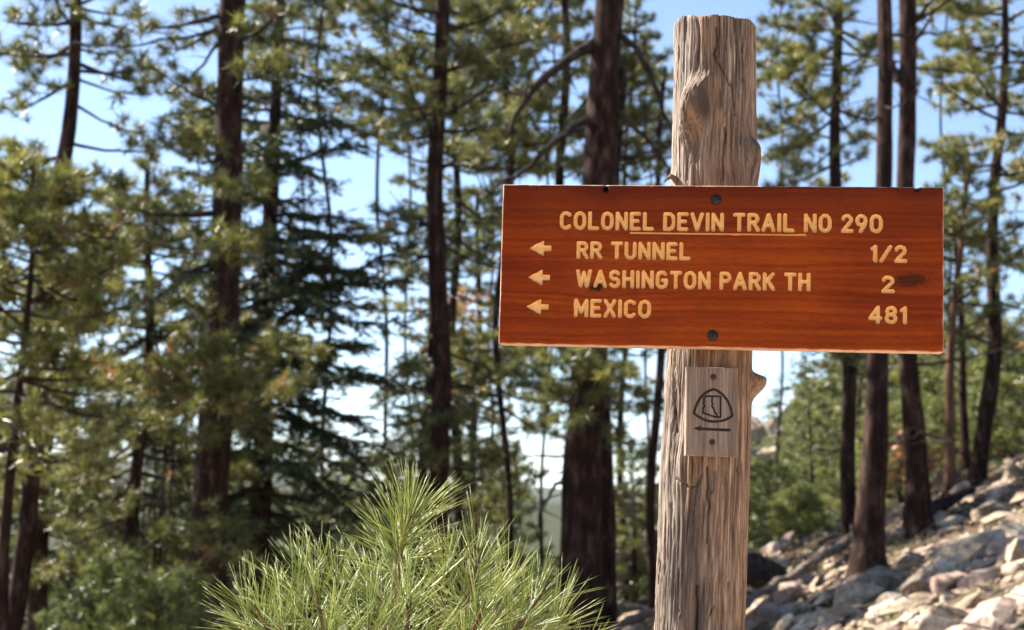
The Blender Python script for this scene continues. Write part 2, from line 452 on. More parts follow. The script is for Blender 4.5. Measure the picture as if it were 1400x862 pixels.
t.links.new(c.outputs[0], b.inputs["Base Color"]); b.inputs["Roughness"].default_value = .5

def px_text(text, x0, x1, ytop0, ybot0, ytop1, ybot1, sw):
    """text whose outer box runs x0..x1 in photo pixels; y given at both ends"""
    a0 = np.array(to_board(x0, ybot0)); a1 = np.array(to_board(x1, ybot1)); b0 = np.array(to_board(x0, ytop0))
    r_ = sw / 2; ux = (a1 - a0); L = np.linalg.norm(ux); ux /= L; uy = np.array([-ux[1], ux[0]]); Hh = np.linalg.norm(b0 - a0)
    org = a0 + ux * r_ + uy * r_
    return [('letter', [(tuple(org + ux * p[0] + uy * p[1]), tuple(org + ux * q[0] + uy * q[1])) for p, q in segs], r_, None)
            for ch, segs in layout(text, L - sw, Hh - sw)]
S_W = .0053
gl = []
gl += px_text("COLONEL DEVIN TRAIL NO 290", 765, 1207, 289, 314.5, 293.5, 319.5, S_W)
gl += px_text("RR TUNNEL", 788, 944, 330, 354.5, 331.5, 356.5, S_W)
gl += px_text("1/2", 1190, 1240, 335, 359.5, 335.5, 360, S_W)
gl += px_text("WASHINGTON PARK TH", 787, 1108, 368.5, 393.5, 373.5, 399, S_W)
gl += px_text("2", 1205, 1223, 377, 401, 377.3, 401.3, S_W)
gl += px_text("MEXICO", 784.5, 890, 408.5, 434, 410, 436, S_W)
gl += px_text("481", 1187, 1240, 418, 443, 418.5, 444, S_W)
p0, p1 = to_board(862, 319), to_board(1102, 322)
gl.append(('underline', [(p0, p1)], .0011, None))
for ax_, ay_ in ((724.5, 339.5), (722.5, 379.5), (720.5, 419.5)):
    c0 = np.array(to_board(ax_, ay_)); k_ = BW / 605
    poly = [tuple(c0 + np.array(q) * k_) for q in ((1.2, 0), (18.6, 9.4), (18.6, 2.6), (29, 2.6), (29, -2.9), (18.6, -2.9), (18.6, -9.6))]
    gl.append(('arrow', list(zip(poly, poly[1:] + poly[:1])), .0012, poly))
KN = [(to_board(816, 393), .010, .005, 1.0), (to_board(1245, 383), .022, .0085, .75), (to_board(936, 300), .0035, .003, .7)]
NOTCH = [to_board(828, 258), to_board(1254, 258)]
def board_grain(x, y):
    w = np.zeros_like(x); kn = np.zeros_like(x)
    for (kx, ky), sx, sy, am in KN:
        dx, dy = x - kx, y - ky
        g_ = np.exp(-(dx / (sx * 3.2)) ** 2 - (dy / (sy * 3.2)) ** 2)
        w += .016 * np.sign(dy) * np.sqrt(np.abs(dy) / .02 + .02) * g_ * am * (1 if sx < .02 else .25)
        kn = np.maximum(kn, am * np.clip(1.5 * np.exp(-(dx / sx) ** 2 - (dy / sy) ** 2) + .5 * fbm(x * 260, y * 500, 0, 4, 2) * np.exp(-(dx / sx / 1.6) ** 2 - (dy / sy / 1.6) ** 2), 0, 1))
    yy = y - w + .0035 * fbm(x * 5, y * 9, 0, 31, 3) + .010 * x * x
    g1 = vnoise(x * 2, yy * 105, 0, 1) * .5 + vnoise(x * 4, yy * 260, 0, 2) * .32 + vnoise(x * 12, yy * 640, 0, 3) * .3
    ring = .5 + .5 * np.sin((yy * 310 + 2.5 * vnoise(x * 1.4, yy * 12, 0, 8)) * 2.0)
    patch = fbm(x * 9, y * 22, 0, 12, 3)
    gr_ = np.clip(.52 + .30 * g1 + .10 * (ring - .5) + .15 * patch, 0, 1)
    band = sstep((yy - .040) / .03) * .55 + .25 * sstep((yy - .085) / .03) + .18 * np.clip(fbm(x * 3, yy * 30, 0, 14, 2), 0, 1)
    band = band + .12 * np.exp(-((y + .09) / .02) ** 2)
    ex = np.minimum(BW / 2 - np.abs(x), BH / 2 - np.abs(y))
    for nx0, ny0 in NOTCH: band = band + .5 * np.exp(-((x - nx0) / .030) ** 2 - ((y - ny0) / .012) ** 2)
    for nx0, ny0 in NOTCH: kn = np.maximum(kn, np.clip(1.6 - np.hypot(x - nx0, y - ny0) / .0036, 0, 1))
    return {"grain": gr_, "stain": np.clip(band, 0, .95), "knot": kn, "relief": .00055, "lit_edge": np.clip(1.25 - ex / .0011 + .6 * fbm(x * 70, y * 70, 0, 33, 2), 0, 1)}  # pale tone along the edges stands in for sun catching the rim
def notches(x, y):
    z = np.zeros_like(x)
    for nx0, ny0 in NOTCH:
        d = np.hypot(x - nx0, (y - ny0) * .8); z -= .010 * np.clip(1.3 - d / .0036, 0, 1)
    chips = np.clip(vnoise(x * 160, y * 160, 0, 77) - .45, 0, 1)
    ex = np.minimum(BW / 2 - np.abs(x), BH / 2 - np.abs(y))
    return z - .004 * chips * np.clip(1 - ex / .004, 0, 1)
BM = Matrix(((BU[0], BV[0], BN[0], BC[0]), (BU[1], BV[1], BN[1], BC[1]), (BU[2], BV[2], BN[2], BC[2]), (0, 0, 0, 1)))
TH = .040
sign = thing("trail_sign", (0, 0, 0), "wide red-brown wooden trail sign with carved yellow lettering bolted to the weathered post", "sign")
sign.matrix_world = BM
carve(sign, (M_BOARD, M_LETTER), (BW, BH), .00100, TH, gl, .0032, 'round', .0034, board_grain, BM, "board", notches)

def plain(name, col, rough=.5, metal=0, nscale=0, col2=None):
    m_, t, b = mat(name)
    b.inputs["Base Color"].default_value = (*col, 1); b.inputs["Roughness"].default_value = rough; b.inputs["Metallic"].default_value = metal
    if nscale:
        f = noise(t, coords(t, (1, 1, 1), True), nscale, 4, .7); c = ramp(t, f, [(.35, col), (.7, col2)])
        t.links.new(c.outputs[0], b.inputs["Base Color"]); bump(t, b, f, .4, .0006)
    return m_
M_BOLT = plain("black_bolt", (.012, .012, .014), .42, .7, 240, (.05, .045, .045))
M_SCREW = plain("rusty_screw", (.03, .018, .014), .6, .5, 300, (.09, .05, .035))
def lathe(geo, prof, origin, ax, a1, a2, seg=28, tint=.5):
    n = len(prof); V = []
    for r_, h_ in prof:
        for q in range(seg):
            an = q * 2 * math.pi / seg; V.append(origin + ax * h_ + r_ * (a1 * math.cos(an) + a2 * math.sin(an)))
    Q = [(i * seg + j, i * seg + (j + 1) % seg, (i + 1) * seg + (j + 1) % seg, (i + 1) * seg + j) for i in range(n - 1) for j in range(seg)]
    geo.add(np.array(V), Q, None, tint)
E3 = np.eye(3)
for bx_, by_ in ((979, 273.5), (974.5, 459)):
    u_, v_ = to_board(bx_, by_)
    g = Geo(); o_ = np.array([u_, v_, 0.0])
    lathe(g, [(.0001, .0042), (.0025, .0040), (.0048, .0032), (.0066, .0018), (.0074, .0002), (.0074, -.0006), (.0090, -.0004), (.0094, -.0014)], o_, E3[2], E3[0], E3[1])
    me = mesh_from("bolt", np.concatenate(g.v), np.concatenate(g.q), np.zeros((0, 3)), None, True)
    link("bolt", me, M_BOLT, sign)

# ------------------------------------------------------------------ weathered post
PY = 2.022
tab = np.array([[20, 923, 1033], [60, 922.5, 1033.5], [150, 921.5, 1034], [250, 918, 1036], [330, 916, 1034], [400, 914, 1031], [480, 912, 1028], [560, 907, 1027], [640, 902.5, 1025.5], [740, 899, 1022], [862, 895, 1018]], float)
zs, cxs, rs = [], [], []
for yy, l_, r_ in tab:
    p = W((l_ + r_) / 2, yy, PY); zs.append(p[2]); cxs.append(p[0]); rs.append((r_ - l_) / 2 * scale_at(p))
zs, cxs, rs = map(np.array, (zs, cxs, rs)); o_ = np.argsort(zs); zs, cxs, rs = zs[o_], cxs[o_], rs[o_]
ztop = float(W(978, 21, PY - .056)[2]); zlow = float(zs[0]); zg = float(ground_z(cxs[0] - .03, PY)) - .25
slope = (cxs[2] - cxs[0]) / (zs[2] - zs[0])
def axis(z):
    x = np.interp(z, zs, cxs); x = np.where(z < zlow, cxs[0] + (z - zlow) * slope, x)
    r_ = np.interp(z, zs, rs); r_ = np.where(z < zlow, rs[0] + (zlow - z) * .006, r_); return x, r_
def post_uv(px, py):
    """(theta, z) on the front of the post under a photo pixel; theta 0 faces the camera side (-y), positive to the right"""
    p = W(px, py, PY - .045); x, r_ = axis(p[2]); return math.asin(max(-.98, min(.98, (p[0] - float(x)) / float(r_)))), p[2]
NT = 350
zz = np.concatenate([np.linspace(zg, zlow - .04, 40, endpoint=False), np.arange(zlow - .04, ztop + .0005, .0021)])
th = np.linspace(-math.pi, math.pi, NT, endpoint=False)
# crowd the samples on the visible side
th = th - .30 * np.sin(th)
TT, ZZ = np.meshgrid(th, zz)
AX, RR = axis(ZZ)
S = TT * .058                                  # arc length
cth, sth = np.cos(TT), np.sin(TT)
disp = .0013 * fbm(cth * 1.6, sth * 1.6, ZZ * 1.8, 40, 2) + .0010 * fbm(cth * 9, sth * 9, ZZ * 3.0, 41, 3)
warp = .0025 * fbm(cth * 2, sth * 2, ZZ * 3, 43, 2)
for (kx, ky) in ((958, 150), (1022, 205), (1032, 518), (937, 640)):
    a0, z0 = post_uv(kx, ky)
    dz = ZZ - z0; ds = (TT - a0) * .058
    g_ = np.exp(-(ds / .030) ** 2 - (dz / .055) ** 2); warp = warp + .007 * np.sign(ds) * np.sqrt(np.abs(ds) / .02) * g_
gs = S - warp
grain = .45 * vnoise(gs * 420, ZZ * 16, 0, 50) + .5 * vnoise(gs * 800, ZZ * 36, 0, 51) + .3 * vnoise(gs * 160, ZZ * 7, 0, 52)
left = sstep((-TT - .45) / .5) * (TT < .5)
disp += grain * (.0007 + .0010 * left)
crk = vnoise(gs * 210, ZZ * 4.2, 0, 55); crk2 = vnoise(gs * 330 + 40, ZZ * 16, 0, 56)
cm = np.clip(1 - np.abs(crk) / .10, 0, 1) * np.clip(vnoise(gs * 35, ZZ * 8, 0, 57) * 2.2 - .1, 0, 1)
cm2 = np.clip(1 - np.abs(crk2) / .16, 0, 1) * np.clip(vnoise(gs * 60, ZZ * 14, 0, 58) * 2 - .2 + left * .8, 0, 1)
disp -= .0048 * cm + .0026 * cm2
disp -= left * .0013 * np.clip(fbm(gs * 160, ZZ * 26, 0, 59, 3), 0, 1.2)
# the long drying cracks
for pts, dep in (([(977, 42), (979, 62), (974, 78), (984, 96), (996, 120)], .006), ([(999, 118), (1003, 160)], .004), ([(990, 178), (987, 215), (986, 250)], .0055),
                 ([(953, 30), (955, 60), (954, 84)], .0045), ([(928, 30), (930, 70), (926, 110), (925, 140)], .005), ([(941, 205), (938, 245)], .0045),
                 ([(966, 640), (966, 690), (964, 742)], .0055), ([(951, 800), (950, 862)], .007), ([(972, 826), (965, 846), (964, 862)], .0045), ([(995, 795), (992, 808)], .003),
                 ([(917, 690), (918, 740), (914, 800)], .0045), ([(924, 480), (921, 530), (926, 590)], .006), ([(926, 655), (935, 662), (945, 667), (952, 664), (957, 650)], .004),
                 ([(1015, 60), (1013, 74), (1018, 82)], .003), ([(905, 770), (903, 800)], .005), ([(976, 645), (972, 675)], .004), ([(1012, 130), (1010, 200)], .002), ([(1008, 640), (1006, 700)], .002)):
    uv = [post_uv(*p) for p in pts]
    segs = [((a * .058, z), (a2 * .058, z2)) for (a, z), (a2, z2) in zip(uv[:-1], uv[1:])]
    d = segd(S + .0012 * fbm(S * 30, ZZ * 60, 0, 61, 2), ZZ, segs)
    disp -= dep * np.exp(-(d / .0013) ** 2)
def lobe(px, py, su, sd, sz_up, sz_dn, h, rot=0.0):
    a0, z0 = post_uv(px, py); ds = (TT - a0) * .058; dz = ZZ - z0
    c_, s_ = math.cos(rot), math.sin(rot); u_ = ds * c_ + dz * s_; v_ = -ds * s_ + dz * c_
    e = (u_ / np.where(u_ > 0, su, sd)) ** 2 + (v_ / np.where(v_ > 0, sz_up, sz_dn)) ** 2
    return h * np.exp(-e ** 1.4), u_, v_
# chopped branch stub, upper middle: smooth flank on the left, cut face falling away on the right
k1, ku, kv = lobe(958, 138, .0095, .023, .030, .052, .034, -.28)
cut = sstep((ku - .001) / .007) * np.exp(-(kv / .034) ** 4) * .6
k1 = k1 * (1 - .35 * cut) + .0012 * vnoise(ku * 600, kv * 90, 0, 70) * (k1 > .004)
k2, _, _ = lobe(1029, 203, .016, .014, .014, .044, .011, .15)
k3, _, _ = lobe(1033, 517, .020, .010, .008, .022, .021, .30)
k4, _, v4 = lobe(936, 636, .016, .016, .034, .030, .0045, .05)
k5, _, _ = lobe(1018, 60, .006, .006, .006, .006, .003)
disp += k1 + k2 + k3 * 1.0 + k4 + k5
RD = RR + disp
topw = sstep((ZZ - (ztop - .006)) / .006)
RD = RD * (1 - .02 * topw ** 2)
ZD = ZZ + np.where(ZZ > ztop - .03, (ZZ - (ztop - .03)) / .03, 0) * (.0035 * fbm(cth * 2, sth * 2, 0, 80, 3) + .010 * (1 - np.cos(TT)) * .8 - .003 * np.sin(TT))
V = np.stack([AX + RD * np.sin(TT), PY - RD * np.cos(TT), ZD], -1)
st = np.zeros_like(TT)
def blot(px, py, sx, sy, a):
    a0, z0 = post_uv(px, py); k_ = .00104
    return a * np.exp(-((TT - a0) * .058 / (sx * k_)) ** 2 - ((ZZ - z0) / (sy * k_)) ** 2)
st += blot(925, 770, 13, 60, .9) + blot(948, 745, 16, 75, .7) + blot(945, 840, 22, 55, .7) + blot(935, 690, 14, 40, .5) + blot(952, 850, 5, 40, .6) + blot(1008, 505, 22, 12, .8)
st += blot(961, 145, 7, 26, .85) + blot(963, 120, 5, 14, .5) + blot(1030, 196, 14, 10, .5) + blot(950, 95, 26, 16, .4) + blot(1010, 192, 22, 14, .4) + blot(965, 145, 8, 30, .5) + blot(940, 500, 10, 15, .5) + blot(985, 870, 30, 12, .4)
st = np.clip(st * (.75 + .6 * fbm(gs * 90, ZZ * 12, 0, 90, 3)), 0, 1)
grey = np.clip(left * .9 + .10 + .35 * fbm(cth * 2, sth * 2, ZZ * 4, 91, 2) + .25 * sstep((ZZ - 1.95) / .3), 0, 1)
n1, n2 = V.shape[:2]; i_, j_ = np.meshgrid(np.arange(n2), np.arange(n1 - 1)); a = (j_ * n2 + i_).ravel(); a2 = (j_ * n2 + (i_ + 1) % n2).ravel()
Q = np.stack([a, a2, a2 + n2, a + n2], -1)
VV = V.reshape(-1, 3); at = {"grain": .5 + .5 * grain, "stain": st, "grey": grey}
at = {k_: v_.ravel() for k_, v_ in at.items()}
# top cut, two inner rings and a centre
cen = V[-1].mean(0); ringi = (n1 - 1) * n2 + np.arange(n2); last = ringi; tq = []
for fr_, dz in ((.985, .001), (.8, .0015), (.4, .002)):
    rv = cen + (V[-1] - cen) * fr_; rv[:, 2] = V[-1][:, 2] + dz + .0008 * vnoise(rv[:, 0] * 700, rv[:, 1] * 700, 0, 95)
    new = len(VV) + np.arange(n2); VV = np.vstack([VV, rv]); k_ = np.arange(n2); tq.append(np.stack([last[k_], last[(k_ + 1) % n2], new[(k_ + 1) % n2], new[k_]], -1)); last = new
    for q in at: at[q] = np.concatenate([at[q], at[q][ringi]])
VV = np.vstack([VV, [cen + np.array([0, 0, .004])]]); tt_ = np.stack([last, np.roll(last, -1), np.full(n2, len(VV) - 1)], -1)
for q in at: at[q] = np.concatenate([at[q], [.5]])
M_POST, t, b = mat("weathered_post_wood")
f = noise(t, coords(t, (1, 1, .07), True), 330, 5, .75); f2 = noise(t, coords(t, (1, 1, .3), True), 60, 5, .7)
cb = ramp(t, attr(t, "grain"), [(0, (.060, .033, .020)), (.5, (.25, .150, .088)), (1, (.50, .335, .215))])
cg = ramp(t, attr(t, "grain"), [(0, (.050, .036, .028)), (.5, (.225, .168, .125)), (1, (.55, .455, .365))])
c = mix(t, attr(t, "grey"), cb.outputs[0], cg.outputs[0])
fr = ramp(t, f, [(.36, (.42, .39, .37)), (.56, (1.15, 1.15, 1.15))]); fr2 = ramp(t, f2, [(.3, (.75, .72, .7)), (.7, (1.1, 1.1, 1.1))])
c = mix(t, 1.0, c, fr.outputs[0], 'MULTIPLY'); c = mix(t, 1.0, c, fr2.outputs[0], 'MULTIPLY')
c = mix(t, attr(t, "stain"), c, (.055, .038, .032))
t.links.new(c, b.inputs["Base Color"]); b.inputs["Roughness"].default_value = .85; bump(t, b, f, 1.0, .0016)
base = (float(cxs[0]) - .03, PY, zg + .25)
post = thing("wooden_post", base, "weathered grey-brown log post with knots and drying cracks, standing behind the signs", "post")
me = mesh_from("post_log", VV - np.array(base), np.vstack([Q] + tq), tt_, at, True)
link("log", me, M_POST, post)
# splinter sticking out of the left side just over the board
g = Geo()
for k_ in range(3):
    a = W(926, 250 - k_ * 2, PY - .02); e = W(912 - 2 * k_, 243 + 3 * k_, PY - .035)
    mm_ = (a + e) / 2 + np.array([0, -.002, .003 + .002 * k_]); tube(g, [a, mm_, e], [.0042, .003, .0008], 6)
build(g, "splinter", M_POST, post, smooth=True)
o = bpy.data.objects["splinter"]
for q, v_ in (("grain", .4), ("stain", .25), ("grey", .2)):
    at_ = o.data.attributes.new(q, 'FLOAT', 'POINT'); at_.data.foreach_set("value", np.full(len(o.data.vertices), v_, np.float32))

# ------------------------------------------------------------------ small trail marker
MC = np.array(W(973.5, 563, PY - .0625 - .014))
yaw = R(2); MU = np.array([math.cos(yaw), math.sin(yaw) * 1.0, -.012]); MU /= np.linalg.norm(MU)
MV = np.array([.022, 0, 1.0]); MV -= MU * MU.dot(MV); MV /= np.linalg.norm(MV); MN = np.cross(MU, MV)
msc = scale_at(MC)
marker = thing("trail_marker", (0, 0, 0), "small bare wooden marker plaque with burned triangle emblem and arrow below the big sign", "sign")
marker.matrix_world = Matrix(((MU[0], MV[0], MN[0], MC[0]), (MU[1], MV[1], MN[1], MC[1]), (MU[2], MV[2], MN[2], MC[2]), (0, 0, 0, 1)))
def mp(px, py): return ((px - 972.5) * msc, -(py - 563) * msc)
def zo(x, y): return mp(930 + x / 6.385, 495 + y / 6.385)      # from an enlarged view of the plaque
def poly_segs(P, closed=False):
    P = list(P); P = P + [P[0]] if closed else P; return list(zip(P[:-1], P[1:]))
def bez(a, c, d, n=10): return [tuple((1 - s_) ** 2 * np.array(a) + 2 * s_ * (1 - s_) * np.array(c) + s_ ** 2 * np.array(d)) for s_ in np.linspace(0, 1, n)]
tri = bez((262, 245), (150, 285), (112, 452)) + bez((112, 452), (190, 520), (285, 520))[1:] + bez((285, 520), (390, 518), (450, 462))[1:] + bez((450, 462), (420, 300), (312, 248))[1:] + [(287, 238)]
egl = [('emblem_ring', poly_segs([zo(*p) for p in tri], True), 12 / 6.385 * msc, None),
       ('emblem_state', poly_segs([zo(*p) for p in ((215, 300), (345, 300), (346, 480), (300, 480), (190, 448), (195, 425), (190, 405), (207, 390), (192, 365), (200, 345), (197, 322))], True), 9 / 6.385 * msc, None),
       ('emblem_state', poly_segs([zo(*p) for p in ((272, 305), (268, 350), (276, 368), (268, 385), (285, 408), (296, 440), (308, 455), (318, 475))]), 8.5 / 6.385 * msc, None),
       ('arrow', poly_segs([zo(*p) for p in ((165, 587), (424, 591))]), 13 / 6.385 * msc, None)]
ah = [zo(*p) for p in ((112, 585), (172, 562), (172, 607))]
egl.append(('arrow', poly_segs(ah, True), 2 / 6.385 * msc, ah))
M_PLAQ, t, b = mat("bare_plaque_wood")
fine = noise(t, coords(t, (90, 3, 20), True), 12, 5, .7)
c = ramp(t, attr(t, "grain"), [(0, (.11, .075, .055)), (.5, (.235, .165, .12)), (1, (.37, .28, .21))])
fr = ramp(t, fine, [(.3, (.62, .6, .58)), (.65, (1.1, 1.1, 1.1))]); c = mix(t, 1, c.outputs[0], fr.outputs[0], 'MULTIPLY')
c = mix(t, attr(t, "stain"), c, (.10, .07, .055)); t.links.new(c, b.inputs["Base Color"]); b.inputs["Roughness"].default_value = .8; bump(t, b, fine, .4, .0008)
M_BURN = plain("burned_groove", (.013, .009, .008), .85, 0, 200, (.04, .028, .022))
SCR = [zo(280, 130), zo(276, 700)]
def plaq_grain(x, y):
    gx_ = x + .0012 * fbm(x * 40, y * 14, 0, 5, 2)
    g_ = np.clip(.5 + .3 * vnoise(gx_ * 700, y * 14, 0, 6) + .2 * vnoise(gx_ * 260, y * 6, 0, 7) + .2 * vnoise(gx_ * 1500, y * 30, 0, 8), 0, 1)
    s_ = np.zeros_like(x)
    for sx, sy in SCR: s_ += .75 * np.exp(-((x - sx) / .0022) ** 2 - (np.where(y > sy, (y - sy) / .004, (y - sy) / .016)) ** 2) + .35 * np.exp(-((x - sx) ** 2 + (y - sy) ** 2) / .005 ** 2)
    return {"grain": g_, "stain": np.clip(s_, 0, 1), "relief": .0006}
carve(marker, (M_PLAQ, M_BURN), (71 * msc, 122 * msc), .00045, .016, egl, .0013, 'flat', .0011, plaq_grain, None, "plaque")
for sx, sy in SCR:
    g = Geo(); lathe(g, [(.0009, .0006), (.0012, .0012), (.0030, .0010), (.0041, .0004), (.0043, -.0008)], np.array([sx, sy, 0.0]), E3[2], E3[0], E3[1], 20)
    g.add(np.array([[sx + .0009 * math.cos(q), sy + .0009 * math.sin(q), .0006] for q in np.arange(6) * math.pi / 3]), None, [(0, 1, 2), (0, 2, 3), (0, 3, 4), (0, 4, 5)])
    me = mesh_from("screw", np.concatenate(g.v), np.concatenate(g.q), np.concatenate(g.t), None, False); link("screw", me, M_SCREW, marker)
#%%TREES
# ------------------------------------------------------------------ foliage
def unit(v): return v / (np.linalg.norm(v, axis=-1, keepdims=True) + 1e-9)
def tufts(geo, P, D, size, k=44, w=.008, mode='pine', tint=.5, rng=NR):
    """needle tufts: k thin triangles round each tip"""
    P = np.asarray(P); D = np.asarray(D); n = len(P)
    if n == 0: return
    size = np.broadcast_to(size, (n,))
    if mode == 'pine':
        v = rng.normal(size=(n, k, 3)); v = unit(unit(v) + D[:, None, :] * .55 + np.array([0, 0, .18]))
        b = P[:, None, :] - D[:, None, :] * (rng.rand(n, k, 1) * size[:, None, None] * .9)
        L = size[:, None, None] * (.65 + .5 * rng.rand(n, k, 1))
    else:
        side = unit(np.cross(D, [0, 0, 1.0]) + 1e-6); q = rng.rand(n, k, 1); sg = np.sign(rng.rand(n, k, 1) - .5)
        v = unit(D[:, None, :] * (.3 + .5 * q) + side[:, None, :] * sg * (.5 + .5 * rng.rand(n, k, 1)) + rng.normal(size=(n, k, 3)) * .14 + np.array([0, 0, -.18]))
        b = P[:, None, :] + D[:, None, :] * ((q - .6) * size[:, None, None] * 1.8) + rng.normal(size=(n, k, 3)) * .012
        L = size[:, None, None] * (.45 + .45 * rng.rand(n, k, 1))
    s_ = unit(np.cross(v, rng.normal(size=(n, k, 3)))) * (w * .5)
    V = np.stack([b - s_, b + s_, b + v * L], 2).reshape(-1, 3)
    tt = np.clip(tint + .16 * rng.normal(size=(n, 1, 1)) + .10 * rng.normal(size=(n, k, 1)), 0, .93); dead = rng.rand(n, 1, 1) < .015; tt = np.where(dead, 1.0, tt)
    T = np.arange(n * k * 3).reshape(-1, 3)
    geo.add(V, None, T, np.repeat(tt.reshape(-1), 3))

def bough(wood, tips, p0, p1, r0, rng, ntw=10, tl=.55, mode='pine', sag=.12, first=.3, bare=0.0, wig=.06):
    """one limb from p0 to p1 with side twigs; tips collects (position, direction)"""
    p0 = np.asarray(p0, float); p1 = np.asarray(p1, float); d = p1 - p0; L = np.linalg.norm(d); u = d / L
    s_ = np.linspace(0, 1, 8)[:, None]
    up_ = np.array([0, 0, 1.0])
    P = p0 + d * s_ + up_ * (-sag * L * np.sin(math.pi * s_) ) + rng.normal(size=(8, 3)) * wig * L * .25 * s_ * (1 - s_ * .6)
    P[0] = p0; P[-1] = p1
    rr = r0 * (1 - .82 * s_[:, 0]) + .003
    tube(wood, P, rr, 6)
    side = unit(np.cross(u, up_))
    for k in range(ntw):
        f = first + (1 - first) * (k + rng.rand() * .8) / ntw; f = min(f, .98)
        a = f * 7; i_ = int(a); q = P[i_] * (1 - (a - i_)) + P[min(i_ + 1, 7)] * (a - i_)
        sg = 1 if k % 2 else -1; l_ = tl * (.55 + .6 * rng.rand()) * (1.15 - .6 * f) * (1 if mode == 'pine' else 1.2)
        if mode == 'pine': dr = unit(u * (.5 + .3 * rng.rand()) + side * sg * (.5 + .5 * rng.rand()) + up_ * (.15 + .45 * rng.rand()) + rng.normal(size=3) * .2)
        else: dr = unit(u * .55 + side * sg * .8 + up_ * (-.10) + rng.normal(size=3) * .28)
        e = q + dr * l_; mdl = q + dr * l_ * .5 + rng.normal(size=3) * .03
        tube(wood, [q, mdl, e], [max(.004, rr[i_] * .4), .005, .0025], 3, cap=False)
        if rng.rand() < bare: continue
        if mode == 'pine':
            tips.append((e, unit(e - mdl)))
            for z in range(2): dq = unit(dr + rng.normal(size=3) * .7); tips.append((e - dr * .10 + dq * (.06 + .08 * rng.rand()), dq))
            if l_ > .3: tips.append((mdl + rng.normal(size=3) * .06, unit(dr + up_ * .6)))
            if l_ > .45: tips.append((q + dr * l_ * .75 + rng.normal(size=3) * .10, unit(dr + rng.normal(size=3) * .5)))
        else:
            m_ = max(2, int(l_ / .10))
            for z in range(m_): 
                tips.append((q + dr * l_ * (z + .7) / m_ - up_ * .02 * rng.rand(), unit(dr + rng.normal(size=3) * .1)))
    if bare < .95: tips.append((p1, u))

def trunk_path(pts, Y, top_extra=6.0, lean=None):
    """pixel samples (px, py, width px) top to bottom -> world polyline from below the ground up past the frame"""
    P = [W(a, b_, Y) for a, b_, c_ in pts]; Rr = [c_ * .5 * scale_at(p) for (a, b_, c_), p in zip(pts, P)]
    P, Rr = P[::-1], Rr[::-1]
    gz = float(ground_z(P[0][0], Y))
    if P[0][2] > gz - .1:
        d = P[0] - P[1]; d = d / max(1e-3, -d[2]); d[0] = np.clip(d[0], -.08, .08); ext = P[0][2] - gz + .25
        if ext > 1.0: P.insert(0, P[0] + d * (ext - .5)); Rr.insert(0, Rr[0] * (1.06 + .02 * ext)); P.insert(0, P[0] + d * .5); Rr.insert(0, Rr[0] * 1.3)
        else: P.insert(0, P[0] + d * ext); Rr.insert(0, Rr[0] * 1.25)
    if top_extra:
        d = P[-1] - P[-2]; d = d / max(1e-3, d[2]); P.append(P[-1] + d * top_extra); Rr.append(max(.015, Rr[-1] * (1 - top_extra / (top_extra + 6))))
    P = np.array(P); Rr = np.array(Rr)
    rr_m = float(Rr.mean()); n = max(14, int((P[-1][2] - P[0][2]) / .3)); z = np.linspace(P[0][2], P[-1][2], n)
    Q = np.stack([np.interp(z, P[:, 2], P[:, 0]), np.interp(z, P[:, 2], P[:, 1]), z], -1)
    Q[:, 0] += np.clip(.10 - rr_m * .45, .012, .07) * np.sin(z * (.9 + .05 * (Y % 7)) + Y * 3) * np.clip((z - z[0]) / 2, 0, 1); rr = np.interp(z, P[:, 2], Rr)
    return Q, rr

